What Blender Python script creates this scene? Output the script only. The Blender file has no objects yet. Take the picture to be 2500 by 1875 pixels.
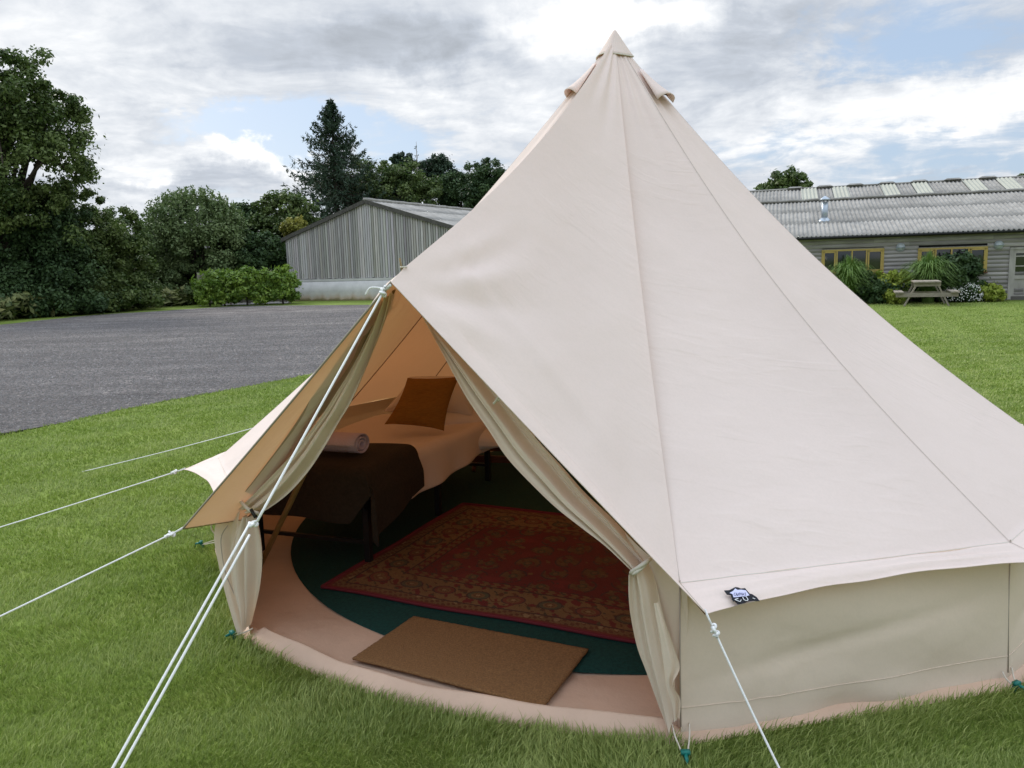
import bpy, math, random
import numpy as np
from mathutils import Matrix, Vector
PI = math.pi
rad = math.radians
rng = np.random.default_rng(7)
random.seed(7)
SC = bpy.context.scene
COL = SC.collection

# ------------------------------------------------------------------ camera
F = 1960.; CX = 1250.; CY = 937.5; H = 1.62; P = rad(8.4); R = 0.03
cs, sn = math.cos(R), math.sin(R)
camd = bpy.data.cameras.new('camera'); cam = bpy.data.objects.new('camera', camd); COL.objects.link(cam)
camd.sensor_width = 36.; camd.lens = F/2500*36; camd.clip_start = 0.05; camd.clip_end = 3000
xc = Vector((cs, -sn*math.sin(P), -sn*math.cos(P))); yc = Vector((sn, cs*math.sin(P), cs*math.cos(P))); zc = Vector((0, -math.cos(P), math.sin(P)))
m = Matrix.Identity(4)
for i, v in enumerate((xc, yc, zc)):
    for j in range(3): m[j][i] = v[j]
m[2][3] = H
cam.matrix_world = m
SC.camera = cam
SC.render.engine = 'CYCLES'
SC.cycles.max_bounces = 8; SC.cycles.diffuse_bounces = 5; SC.cycles.transmission_bounces = 6; SC.cycles.transparent_max_bounces = 8
SC.view_settings.view_transform = 'Standard'; SC.view_settings.look = 'None'; SC.view_settings.gamma = 1
SC.view_settings.exposure = 0.46
SUN_AZ, SUN_EL, SUN_STR = -42., 36., 1.45      # azimuth from +Y, negative = left

O3 = np.array([0, 0, H])
def ray(x, y):
    u = (x-CX)/F; v = -(y-CY)/F
    u, v = u*cs+v*sn, -u*sn+v*cs
    d = np.array([u, math.cos(P)+v*math.sin(P), -math.sin(P)+v*math.cos(P)])
    return d/np.linalg.norm(d)
def at_z(x, y, z=0.):
    d = ray(x, y); return O3+d*((z-H)/d[2])
def at_y(x, y, Y):
    d = ray(x, y); return O3+d*(Y/d[1])
def at_plane(x, y, p0, n):
    d = ray(x, y); n = np.array(n, float); return O3+d*((n@(np.array(p0, float)-O3))/(n@d))

# ------------------------------------------------------------------ node helpers
class NT:
    def __init__(s, nt): s.nt = nt
    def n(s, t, **kw):
        nd = s.nt.nodes.new(t)
        for k, v in kw.items():
            if k.startswith('i_'):
                key = k[2:]
                key = int(key) if key.isdigit() else key.replace('_', ' ')
                s.set(nd.inputs[key], v)
            else: setattr(nd, k, v)
        return nd
    def set(s, inp, v):
        if isinstance(v, bpy.types.NodeSocket): s.nt.links.new(v, inp)
        else:
            if hasattr(inp, 'default_value'):
                if isinstance(v, (tuple, list)) and len(v) == 3 and inp.type == 'RGBA': v = (*v, 1)
                inp.default_value = v
    def math(s, op, a, b=0., c=0., clamp=False):
        nd = s.n('ShaderNodeMath', operation=op, use_clamp=clamp)
        s.set(nd.inputs[0], a); s.set(nd.inputs[1], b); s.set(nd.inputs[2], c)
        return nd.outputs[0]
    def mix(s, f, a, b, mode='MIX'):
        nd = s.n('ShaderNodeMix', data_type='RGBA', blend_type=mode)
        s.set(nd.inputs[0], f); s.set(nd.inputs[6], a); s.set(nd.inputs[7], b)
        return nd.outputs[2]
    def ramp(s, f, stops, interp='LINEAR'):
        nd = s.n('ShaderNodeValToRGB'); r = nd.color_ramp; r.interpolation = interp
        while len(r.elements) < len(stops): r.elements.new(.5)
        for e, (p, c) in zip(r.elements, stops):
            e.position = p; e.color = (*c, 1) if isinstance(c, tuple) else (c, c, c, 1)
        s.set(nd.inputs[0], f); return nd.outputs[0]
    def noise(s, vec, scale, detail=3, rough=.5, dist=0.):
        nd = s.n('ShaderNodeTexNoise'); 
        if vec is not None: s.set(nd.inputs['Vector'], vec)
        nd.inputs['Scale'].default_value = scale; nd.inputs['Detail'].default_value = detail
        nd.inputs['Roughness'].default_value = rough; nd.inputs['Distortion'].default_value = dist
        return nd.outputs['Fac']

# ------------------------------------------------------------------ world
world = bpy.data.worlds.new('World'); SC.world = world; world.use_nodes = True
w = NT(world.node_tree); world.node_tree.nodes.clear()
sky = w.n('ShaderNodeTexSky', sky_type='NISHITA'); sky.sun_disc = False
sky.sun_elevation = rad(SUN_EL); sky.sun_rotation = rad(SUN_AZ); sky.air_density = 1.0; sky.dust_density = 1.5
tc = w.n('ShaderNodeTexCoord'); sep = w.n('ShaderNodeSeparateXYZ', i_0=tc.outputs['Generated'])
X, Y, Z = sep.outputs
az = w.math('ARCTAN2', X, Y); el = w.math('ARCSINE', w.math('MINIMUM', w.math('MAXIMUM', Z, -.99), .99))
zz = w.math('ADD', w.math('MAXIMUM', Z, 0.), .16)
pv = w.n('ShaderNodeCombineXYZ', i_0=w.math('DIVIDE', X, zz), i_1=w.math('DIVIDE', Y, zz), i_2=w.math('MULTIPLY', Z, 2.))
warp = w.n('ShaderNodeTexNoise', i_Vector=pv.outputs[0]); warp.inputs['Scale'].default_value = 1.1; warp.inputs['Detail'].default_value = 4
wv = w.n('ShaderNodeVectorMath', operation='MULTIPLY_ADD', i_0=warp.outputs['Color'], i_1=(.55, .55, .55), i_2=pv.outputs[0])
n1 = w.noise(wv.outputs[0], .75, 9, .55)
n2 = w.noise(wv.outputs[0], 2.6, 9, .6)
n3 = w.noise(wv.outputs[0], 7., 6, .6)
# wobbly angular coordinates for the individual clouds
wob = w.n('ShaderNodeTexNoise', i_Vector=tc.outputs['Generated']); wob.inputs['Scale'].default_value = 9; wob.inputs['Detail'].default_value = 7; wob.inputs['Roughness'].default_value = .62
wsep = w.n('ShaderNodeSeparateXYZ', i_0=wob.outputs['Color'])
az2 = w.math('ADD', az, w.math('MULTIPLY', w.math('SUBTRACT', wsep.outputs[0], .5), .24))
el2 = w.math('ADD', el, w.math('MULTIPLY', w.math('SUBTRACT', wsep.outputs[1], .5), .13))
def blob(px, py, sx, sy, sharp=1.):
    d = ray(px, py); a = math.atan2(d[0], d[1]); e = math.asin(d[2])
    k = math.cos(e)
    da = w.math('DIVIDE', w.math('SUBTRACT', az2, a), sx/F/k); de = w.math('DIVIDE', w.math('SUBTRACT', el2, e), sy/F)
    q = w.math('ADD', w.math('MULTIPLY', da, da), w.math('MULTIPLY', de, de))
    return w.math('DIVIDE', 1., w.math('ADD', 1., w.math('POWER', q, 1.6*sharp)))
def blobs(lst):
    acc = None
    for (px, py, sx, sy, amp) in lst:
        b = w.math('MULTIPLY', blob(px, py, sx, sy), amp)
        acc = b if acc is None else w.math('ADD', acc, b)
    return acc
# cover: how much cloud hides the blue;  lum: brightness of that cloud
cover = w.math('ADD', w.math('ADD', w.math('MULTIPLY', n1, .7), w.math('MULTIPLY', n2, .42)), w.math('MULTIPLY_ADD', n3, .42, -.06))
cover = w.math('ADD', cover, blobs([(600, 310, 300, 45, -.24), (800, 350, 260, 45, -.24), (560, 150, 120, 60, -.10), (2150, 80, 220, 80, -.26), (2150, 330, 300, 60, -.17), (1900, 60, 120, 60, .12), (2330, 420, 260, 30, -.22),
                                    (650, 520, 200, 40, -.15), (1000, 110, 260, 80, .35), (330, 210, 170, 50, .30), (120, 150, 220, 120, .3), (1250, 270, 300, 90, .15), (2350, 240, 260, 60, .22), (1700, 170, 200, 120, .25), (440, 420, 260, 45, .22)]))
cov = w.ramp(cover, [(.52, 0.), (.76, 1.)], 'EASE')
lum = w.math('ADD', w.math('MULTIPLY', n2, .42), w.math('MULTIPLY', n3, .34))
lum = w.math('ADD', lum, w.math('MULTIPLY', n1, .12))
lum = w.math('ADD', w.math('ADD', lum, .015), blobs([(930, 130, 210, 50, -.20), (1400, 60, 170, 60, .22), (1750, 130, 200, 110, -.10), (100, 60, 260, 80, .10), (330, 210, 170, 50, .10), (450, 395, 240, 30, .14), (650, 395, 120, 26, .18), (350, 440, 60, 18, .25),
                                (300, 490, 90, 18, .1), (330, 450, 240, 50, -.13), (1230, 250, 230, 50, .14), (1620, 30, 170, 40, .22), (2380, 230, 260, 60, .20), (520, 120, 160, 60, -.05), (2000, 60, 140, 70, -.10), (1900, 320, 200, 60, .08), (2430, 60, 120, 60, -.12), (2280, 425, 90, 14, -.2)]))
ccol = w.ramp(lum, [(.20, (.30, .325, .36)), (.38, (.43, .465, .52)), (.52, (.60, .625, .66)), (.66, (.80, .805, .81)), (.84, (1.0, .985, .94))])
skyc = w.n('ShaderNodeVectorMath', operation='SCALE', i_0=sky.outputs[0]); skyc.inputs['Scale'].default_value = 0.10
blue = w.mix(.7, skyc.outputs[0], (.37, .47, .62))
fin = w.mix(cov, blue, ccol)
# an overcast sky is brighter overhead than near the horizon
zb = w.ramp(Z, [(.36, 0.), (.85, 1.)], 'EASE'); gain = w.math('ADD', 1., w.math('MULTIPLY', zb, 1.3))
fs = w.n('ShaderNodeVectorMath', operation='SCALE', i_0=fin); w.set(fs.inputs['Scale'], gain); fin = fs.outputs[0]
bg = w.n('ShaderNodeBackground', i_Color=fin); bg.inputs['Strength'].default_value = 1.0
wo = w.n('ShaderNodeOutputWorld'); world.node_tree.links.new(bg.outputs[0], wo.inputs[0])

# ------------------------------------------------------------------ sun
sl = bpy.data.lights.new('sun', 'SUN'); sl.energy = SUN_STR; sl.angle = rad(12); sl.color = (1., .94, .84)
so = bpy.data.objects.new('sun', sl); COL.objects.link(so)
sdir = Vector((math.sin(rad(SUN_AZ))*math.cos(rad(SUN_EL)), math.cos(rad(SUN_AZ))*math.cos(rad(SUN_EL)), math.sin(rad(SUN_EL))))
so.rotation_euler = sdir.to_track_quat('Z', 'Y').to_euler()

# ------------------------------------------------------------------ object helpers
def mesh(name, V, Fc, mat=None, parent=None, smooth=False, col=None, solid=0.):
    me = bpy.data.meshes.new(name)
    V = np.asarray(V, dtype=np.float32).reshape(-1, 3)
    if isinstance(Fc, np.ndarray):
        n, k = Fc.shape
        me.vertices.add(len(V)); me.vertices.foreach_set('co', V.ravel())
        me.loops.add(n*k); me.loops.foreach_set('vertex_index', Fc.astype(np.int32).ravel())
        me.polygons.add(n); me.polygons.foreach_set('loop_start', (np.arange(n)*k).astype(np.int32))
        try: me.polygons.foreach_set('loop_total', np.full(n, k, np.int32))
        except Exception: pass
        me.update(calc_edges=True)
    else:
        me.from_pydata([tuple(map(float, v)) for v in V], [], Fc); me.update()
    if smooth: me.polygons.foreach_set('use_smooth', np.ones(len(me.polygons), bool))
    if col is not None:
        ca = me.color_attributes.new('Col', 'FLOAT_COLOR', 'POINT')
        c4 = np.ones((len(V), 4), np.float32); c4[:, :3] = np.asarray(col).reshape(len(V), -1)
        ca.data.foreach_set('color', c4.ravel())
    o = bpy.data.objects.new(name, me); COL.objects.link(o)
    if mat: me.materials.append(mat)
    if parent: o.parent = parent
    if solid:
        md = o.modifiers.new('s', 'SOLIDIFY'); md.thickness = solid; md.offset = 0
    return o
def tag(o, label=None, cat=None, group=None, kind=None):
    if label: o['label'] = label
    if cat: o['category'] = cat
    if group: o['group'] = group
    if kind: o['kind'] = kind
    return o
def thing(name, label, cat, loc=(0, 0, 0), group=None):
    o = bpy.data.objects.new(name, None); COL.objects.link(o); o.empty_display_size = .1
    o.location = tuple(map(float, loc)); tag(o, label, cat, group)
    bpy.context.view_layer.update()
    return o
def put(root, name, V, Fc, mat, smooth=False, col=None, solid=0., parent=None):
    """part given in world coordinates, stored relative to its thing"""
    V = np.asarray(V, dtype=np.float64).reshape(-1, 3)-np.array(root.location)
    return mesh(name, V, Fc, mat, parent or root, smooth, col, solid)
class MB:
    def __init__(s): s.V = []; s.F = []; s.C = []; s.n = 0
    def add(s, V, Fc, c=1.):
        V = np.asarray(V, float).reshape(-1, 3)
        s.V.append(V); s.F += [tuple(int(i)+s.n for i in f) for f in Fc]; s.n += len(V)
        s.C.append(np.tile(np.array(c, float) if np.ndim(c) else np.array([c]*3, float), (len(V), 1)))
    def box(s, c, size, ax=None, col=1.):
        ax = np.eye(3) if ax is None else np.array(ax, float)
        h = np.array(size)/2.
        V = [np.array(c)+ax.T@(h*np.array(q)) for q in [(-1,-1,-1),(1,-1,-1),(1,1,-1),(-1,1,-1),(-1,-1,1),(1,-1,1),(1,1,1),(-1,1,1)]]
        s.add(V, [(0,3,2,1),(4,5,6,7),(0,1,5,4),(1,2,6,5),(2,3,7,6),(3,0,4,7)], col)
    def bar(s, a, b, w_, h_, up=(0, 0, 1), col=1.):
        a = np.array(a, float); b = np.array(b, float); x = b-a; L = np.linalg.norm(x); x /= L
        y = np.cross(up, x); y /= np.linalg.norm(y); z = np.cross(x, y)
        s.box((a+b)/2, (L, w_, h_), (x, y, z), col)
    def tube(s, pts, r, k=8, col=1., cap=True):
        pts = np.array(pts, float); n = len(pts); rr = np.full(n, r) if np.ndim(r) == 0 else np.array(r)
        V = []
        t = np.gradient(pts, axis=0); up = np.array([0, 0, 1.])
        for i in range(n):
            d = t[i]/(np.linalg.norm(t[i])+1e-9)
            a = np.cross(d, up if abs(d[2]) < .93 else np.array([1., 0, 0])); a /= np.linalg.norm(a); b = np.cross(d, a)
            for j in range(k):
                an = 2*PI*j/k; V.append(pts[i]+rr[i]*(a*math.cos(an)+b*math.sin(an)))
        Fc = [(i*k+j, i*k+(j+1) % k, (i+1)*k+(j+1) % k, (i+1)*k+j) for i in range(n-1) for j in range(k)]
        if cap: Fc += [tuple(range(k))[::-1], tuple((n-1)*k+j for j in range(k))]
        s.add(V, Fc, col)
    def put(s, root, name, mat, smooth=False, parent=None, solid=0.):
        return put(root, name, np.vstack(s.V), s.F, mat, smooth, np.vstack(s.C), solid, parent)
def grid(nu, nv, wrap=False):
    i, j = np.meshgrid(np.arange(nu-1), np.arange(nv-1 if not wrap else nv), indexing='ij')
    j2 = (j+1) % nv
    return np.stack([i*nv+j, (i+1)*nv+j, (i+1)*nv+j2, i*nv+j2], -1).reshape(-1, 4)
def catmull(pts, n):
    pts = np.array(pts, float); m_ = len(pts)
    t = np.linspace(0, m_-1, n); out = []
    for q in t:
        i = min(int(q), m_-2); f = q-i
        p0 = pts[max(i-1, 0)]; p1 = pts[i]; p2 = pts[i+1]; p3 = pts[min(i+2, m_-1)]
        out.append(.5*((2*p1)+(-p0+p2)*f+(2*p0-5*p1+4*p2-p3)*f*f+(-p0+3*p1-3*p2+p3)*f**3))
    return np.array(out)
def vnoise(p, seed=0, octs=3):
    """cheap smooth pseudo-noise on Nx3 positions (sum of sines)"""
    r = np.random.default_rng(seed); out = np.zeros(len(p)); amp = 1.
    for o in range(octs):
        for k in range(5):
            d = r.normal(size=3)*(2**o); out += amp*np.sin(p@d+r.uniform(0, 6.28))
        amp *= .5
    return out/6.

# ------------------------------------------------------------------ materials
def mat(name, color, rough=.8, var=0., vscale=5., bump=0., bscale=30., trans=None, vcol=False, metal=0., dark=None, stretch=(1, 1, 1), spec=.3, detail=4, coat=0.):
    mt = bpy.data.materials.new(name); mt.use_nodes = True; mt.node_tree.nodes.clear(); n = NT(mt.node_tree)
    t = n.n('ShaderNodeTexCoord'); mp = n.n('ShaderNodeMapping', i_Vector=t.outputs['Object']); mp.inputs['Scale'].default_value = stretch
    c = color
    if var or dark:
        f = n.noise(mp.outputs[0], vscale, detail, .6)
        f = n.ramp(f, [(.3, 0.), (.7, 1.)])
        d = dark or tuple(x*(1-var) for x in color); l = color if dark else tuple(min(1, x*(1+var)) for x in color)
        c = n.mix(f, d, l)
    if vcol:
        va = n.n('ShaderNodeVertexColor', layer_name='Col'); c = n.mix(1., c, va.outputs[0], 'MULTIPLY')
    b = n.n('ShaderNodeBsdfPrincipled'); n.set(b.inputs['Base Color'], c); b.inputs['Roughness'].default_value = rough
    b.inputs['Metallic'].default_value = metal; b.inputs['Specular IOR Level'].default_value = spec
    if bump:
        bn = n.n('ShaderNodeBump', i_Height=n.noise(mp.outputs[0], bscale, 6, .6)); bn.inputs['Strength'].default_value = 1.; bn.inputs['Distance'].default_value = bump
        n.set(b.inputs['Normal'], bn.outputs[0])
    out = n.n('ShaderNodeOutputMaterial'); sh = b.outputs[0]
    if trans:
        tr = n.n('ShaderNodeBsdfTranslucent', i_Color=trans)
        ad = n.n('ShaderNodeAddShader'); n.set(ad.inputs[0], sh); n.set(ad.inputs[1], tr.outputs[0]); sh = ad.outputs[0]
    mt.node_tree.links.new(sh, out.inputs[0]); return mt

def canvas_mat(name, color, trans, crease=.004):
    mt = bpy.data.materials.new(name); mt.use_nodes = True; mt.node_tree.nodes.clear(); n = NT(mt.node_tree)
    t = n.n('ShaderNodeTexCoord'); co = t.outputs['Object']
    big = n.noise(co, 1.3, 3, .5); blot = n.ramp(big, [(.3, 0.), (.7, 1.)])
    c = n.mix(blot, tuple(x*.965 for x in color), tuple(min(1, x*1.02) for x in color))
    fine = n.noise(co, 90, 2, .5)
    c = n.mix(n.math('MULTIPLY', n.ramp(fine, [(.35, 1.), (.6, 0.)]), .06), c, (.45, .4, .33))
    vo = n.n('ShaderNodeTexVoronoi', i_Vector=co); vo.inputs['Scale'].default_value = 1.9
    sp = n.ramp(vo.outputs['Distance'], [(.0, 1.), (.006, 1.), (.010, 0.)])
    c = n.mix(n.math('MULTIPLY', sp, .7), c, (.16, .11, .06))
    b = n.n('ShaderNodeBsdfDiffuse', i_Color=c)
    hh = n.math('MULTIPLY', n.noise(co, 2.6, 3, .5), .022)
    for k, (rx, rz, sc_, am) in enumerate([(.5, .9, 2.2, .0013), (-.6, -.5, 3.1, .0011), (1.2, .3, 4.2, .0008)]):
        mp = n.n('ShaderNodeMapping', i_Vector=co); mp.inputs['Rotation'].default_value = (rx, .3*k, rz); mp.inputs['Scale'].default_value = (sc_, sc_*5.5, sc_*2)
        st = n.noise(mp.outputs[0], 1., 2, .45); st = n.ramp(st, [(.50, 0.), (.60, 1.), (.72, .5)], 'EASE')
        mk = n.ramp(n.noise(co, 1.1+.5*k, 2), [(.5, 0.), (.62, 1.)]); hh = n.math('ADD', hh, n.math('MULTIPLY', n.math('MULTIPLY', st, mk), am*crease/.004))
    hh = n.math('ADD', hh, n.math('MULTIPLY', fine, .0003))
    bn = n.n('ShaderNodeBump', i_Height=hh); bn.inputs['Strength'].default_value = .8; bn.inputs['Distance'].default_value = 1.
    n.set(b.inputs['Normal'], bn.outputs[0])
    tr = n.n('ShaderNodeBsdfTranslucent', i_Color=trans)
    ad = n.n('ShaderNodeAddShader', i_0=b.outputs[0], i_1=tr.outputs[0])
    out = n.n('ShaderNodeOutputMaterial'); mt.node_tree.links.new(ad.outputs[0], out.inputs[0]); return mt

M = {}
M['canvas'] = canvas_mat('canvas', (.72, .615, .552), (.130, .058, .022))
M['wallcanvas'] = canvas_mat('wall canvas', (.70, .59, .475), (.045, .025, .011), .003)
M['flap'] = canvas_mat('flap canvas', (.68, .58, .47), (.08, .04, .016), .002)
M['double_shade'] = canvas_mat('shade-tinted doubled canvas', (.50, .415, .32), (.022, .012, .006), .002)  # doubled flap cloth; the fold's deep shade is painted in as browner colour
M['sheet'] = mat('groundsheet', (.61, .43, .315), .5, .08, 3., .010, 7., spec=.35)
M['seam'] = mat('seam thread', (.42, .35, .29), .9)
M['inseam'] = mat('inner seam tape', (.16, .07, .03), .9)
M['hem'] = mat('hem tape', (.30, .26, .2), .9)
M['rope'] = mat('white rope', (.80, .80, .78), .7, .1, 300, .0008, 400)
M['tie'] = mat('canvas tape', (.62, .57, .48), .9)
M['pole'] = mat('bronze pole', (.22, .15, .05), .45, .2, 8, spec=.5)
M['peg'] = mat('green peg plastic', (.01, .16, .13), .4)
M['peg_dark'] = mat('dark toggle', (.02, .018, .015), .5)
M['carpet'] = mat('green carpet', (.006, .042, .034), .95, .3, 60, .004, 150)
M['coir'] = mat('coir matting', (.33, .175, .070), .95, dark=(.17, .088, .036), vscale=150, bump=.006, bscale=300)
M['rug'] = mat('rug pile', (1, 1, 1), .95, .25, 220, .002, 300, vcol=True)
M['rugedge'] = mat('rug binding', (.13, .014, .02), .9)
M['bedmetal'] = mat('black bed metal', (.012, .012, .013), .4)
M['duvet'] = mat('white duvet', (.68, .58, .52), .9, .03, 3, .006, 7)
M['pillow'] = mat('white pillow', (.68, .60, .54), .9, .03, 5, .004, 9)
M['cushion'] = mat('rust linen', (.27, .125, .022), .95, .14, 30, .012, 9, stretch=(1, 1, 5))
M['throw'] = mat('dark brown wool', (.030, .021, .014), .95, .25, 60, .003, 120)
M['towel'] = mat('lilac towel', (.60, .50, .60), .95, .05, 90, .004, 180)
M['darkwood'] = mat('stained wood', (.10, .035, .015), .5, .3, 12, stretch=(1, 1, 6))
M['mint'] = mat('mint cloth', (.55, .72, .60), .8)
M['patch'] = mat('black patch', (.012, .013, .018), .7)
M['lilac'] = mat('lilac patch print', (.62, .62, .82), .7)
M['white'] = mat('white print', (.85, .85, .88), .7)
M['print'] = mat('dark print', (.05, .06, .14), .7)
M['window_mesh'] = mat('tent window mesh', (.30, .35, .38), .6, trans=(.35, .45, .38))
M['binding'] = mat('window binding', (.78, .76, .70), .8)

# ------------------------------------------------------------------ THE SETTING: ground
def flat_sheet(name, outline, z, mt, kind='structure'):
    outline = np.array(outline)[:, :2]
    V = np.column_stack([outline, np.full(len(outline), z)])
    o = mesh(name, V, [tuple(range(len(V)))], mt); tag(o, kind=kind); return o

def ground_mat(name, kind):
    mt = bpy.data.materials.new(name); mt.use_nodes = True; mt.node_tree.nodes.clear(); n = NT(mt.node_tree)
    co = n.n('ShaderNodeTexCoord').outputs['Object']
    b = n.n('ShaderNodeBsdfPrincipled'); b.inputs['Roughness'].default_value = .95; b.inputs['Specular IOR Level'].default_value = .15
    if kind == 'grass':
        a = n.ramp(n.noise(co, .45, 4, .6), [(.32, (.14, .195, .032)), (.5, (.18, .25, .045)), (.7, (.225, .29, .06))])
        f = n.noise(co, 14, 5, .7); c = n.mix(n.ramp(f, [(.35, .55), (.62, 0.)]), a, (.075, .115, .02))
        f2 = n.noise(co, 2.2, 4, .6); c = n.mix(n.ramp(f2, [(.52, 0.), (.75, .5)]), c, (.23, .25, .07))
        n.set(b.inputs['Base Color'], c)
        h = n.math('ADD', n.math('MULTIPLY', n.noise(co, 40, 4, .7), .02), n.math('MULTIPLY', n.noise(co, 4, 3, .5), .03))
    elif kind == 'gravel':
        vo = n.n('ShaderNodeTexVoronoi', i_Vector=co); vo.inputs['Scale'].default_value = 38
        sc_ = n.n('ShaderNodeSeparateColor', i_0=vo.outputs['Color'])
        c = n.ramp(sc_.outputs[0], [(0., (.085, .080, .082)), (.45, (.15, .142, .143)), (.8, (.20, .19, .186)), (1., (.32, .305, .29))])
        big = n.noise(co, .35, 5, .6); c = n.mix(n.ramp(big, [(.38, .45), (.62, 0.)]), c, (.085, .08, .083))
        tr = n.noise(co, .12, 3, .5, 1.); c = n.mix(n.ramp(tr, [(.5, 0.), (.7, .35)]), c, (.235, .222, .21))
        vo2 = n.n('ShaderNodeTexVoronoi', i_Vector=co); vo2.inputs['Scale'].default_value = 9
        s2 = n.n('ShaderNodeSeparateColor', i_0=vo2.outputs['Color']); c = n.mix(n.math('MULTIPLY', n.ramp(s2.outputs[1], [(.0, 0.), (1., 1.)]), .4), c, (.07, .068, .07))
        gr = n.noise(co, 11., 9, .85); c = n.mix(1., c, n.ramp(gr, [(.36, .55), (.5, 1.), (.64, 1.75)]), 'MULTIPLY')
        g2 = n.noise(co, .9, 6, .7); c = n.mix(1., c, n.ramp(g2, [(.35, .82), (.65, 1.2)]), 'MULTIPLY')
        mp = n.n('ShaderNodeMapping', i_Vector=co); mp.inputs['Rotation'].default_value = (0, 0, .35); mp.inputs['Scale'].default_value = (.12, 1.1, 1)
        tk = n.noise(mp.outputs[0], 1., 5, .6, .4); c = n.mix(1., c, n.ramp(tk, [(.35, .80), (.5, 1.), (.62, 1.28)]), 'MULTIPLY')
        n.set(b.inputs['Base Color'], n.mix(1., c, (1.05, 1.0, .95), 'MULTIPLY'))
        h = n.math('ADD', n.math('MULTIPLY', vo.outputs['Distance'], .02), n.math('MULTIPLY', gr, .03))
    else:
        c = n.ramp(n.noise(co, 3, 4, .6), [(.3, (.26, .25, .23)), (.7, (.40, .385, .36))]); n.set(b.inputs['Base Color'], c); h = n.math('MULTIPLY', n.noise(co, 30), .005)
    bn = n.n('ShaderNodeBump', i_Height=h); bn.inputs['Distance'].default_value = 1.; bn.inputs['Strength'].default_value = .7; n.set(b.inputs['Normal'], bn.outputs[0])
    out = n.n('ShaderNodeOutputMaterial'); mt.node_tree.links.new(b.outputs[0], out.inputs[0]); return mt
M['lawn'] = ground_mat('lawn ground', 'grass'); M['gravel'] = ground_mat('gravel ground', 'gravel'); M['concrete_path'] = ground_mat('path concrete', 'c')
flat_sheet('lawn', [(-900, -300), (900, -300), (900, 1500), (-900, 1500)], 0, M['lawn'])
near = [at_z(x, y) for x, y in [(-700, 1215), (-350, 1130), (0, 1060), (120, 1040), (300, 1000), (480, 966), (600, 945), (752, 915), (850, 893), (960, 862)]]
far = [at_z(x, y) for x, y in [(1060, 742), (960, 744), (800, 745), (600, 747), (500, 752), (380, 760), (250, 768), (120, 780), (0, 793), (-300, 822), (-800, 890)]]
g0 = np.random.default_rng(2); ed = catmull(np.array(near)[:, :2], 420)
ed += np.column_stack([vnoise(np.column_stack([ed*4, ed[:, :1]]), 3, 3), vnoise(np.column_stack([ed*4, ed[:, :1]]), 4, 3)])*.05
ed += g0.normal(size=ed.shape)*.008
fe = catmull(np.array(far)[:, :2], 200); fe += np.column_stack([vnoise(np.column_stack([fe*1.5, fe[:, :1]]), 5, 3), vnoise(np.column_stack([fe*1.5, fe[:, :1]]), 6, 3)])*.12
GRAVEL = np.vstack([ed, fe])
flat_sheet('gravel_area', GRAVEL, .004, M['gravel'])
pth = [at_z(x, y) for x, y in [(538, 746), (712, 740), (712, 736), (560, 738)]]
flat_sheet('path', pth, .012, M['concrete_path'])
def inside(poly, pts):
    x, y = pts[:, 0], pts[:, 1]; r = np.zeros(len(pts), bool); n = len(poly); j = n-1
    for i in range(n):
        xi, yi = poly[i]; xj, yj = poly[j]
        c = ((yi > y) != (yj > y)) & (x < (xj-xi)*(y-yi)/(yj-yi+1e-12)+xi); r ^= c; j = i
    return r

# ------------------------------------------------------------------ TENT geometry
C0 = np.array([.67, 5.0]); RB = 2.44; ZT = 2.937; ZE = .55
CORN = [-93+31.33*k for k in range(11)]            # -93 ... 220.3
RIDGE = -116.6
TIPS = {0: (.15, -.05), 1: (.14, -.03), 9: (.20, -.055), 10: (.27, .02)}
def dirv(a): return np.array([math.cos(rad(a)), math.sin(rad(a))])
def seamcurve(a, s):
    """seam line of the roof at corner angle a; s is 0 at the apex and 1 at the wall"""
    s = np.asarray(s, float)
    if a == 'ridge':
        r = 2.336*s; z = ZT-1.315*s-.10*np.sin(PI*s); d = dirv(RIDGE)
    else:
        r = RB*s; z = ZT-(ZT-ZE)*s-(.13 if a > 180 else .19)*np.sin(PI*s); d = dirv(a)
    return np.stack([C0[0]+d[0]*r, C0[1]+d[1]*r, z], -1)
RT = thing('bell_tent', 'large cream canvas bell tent with open front door standing on the lawn', 'tent', (C0[0], C0[1], 0))
ss = np.concatenate([np.linspace(0.015, .2, 10), np.linspace(.22, 1, 74)])
def tipvec(i):
    if i == 0: return np.array([.058, -.13, -.052])
    a, dz = TIPS.get(i, (.16, -.035)); d = dirv(CORN[i]); return np.array([d[0]*a, d[1]*a, dz])
TFRONT = at_plane(955, 688, (-.413, 2.838, 0), (*dirv(RIDGE), 0))
secs = [(CORN[i], CORN[i+1], i, i+1) for i in range(10)]+[(CORN[10], 'ridge', 10, 'T'), ('ridge', CORN[0]+360, 'T', 0)]
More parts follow.
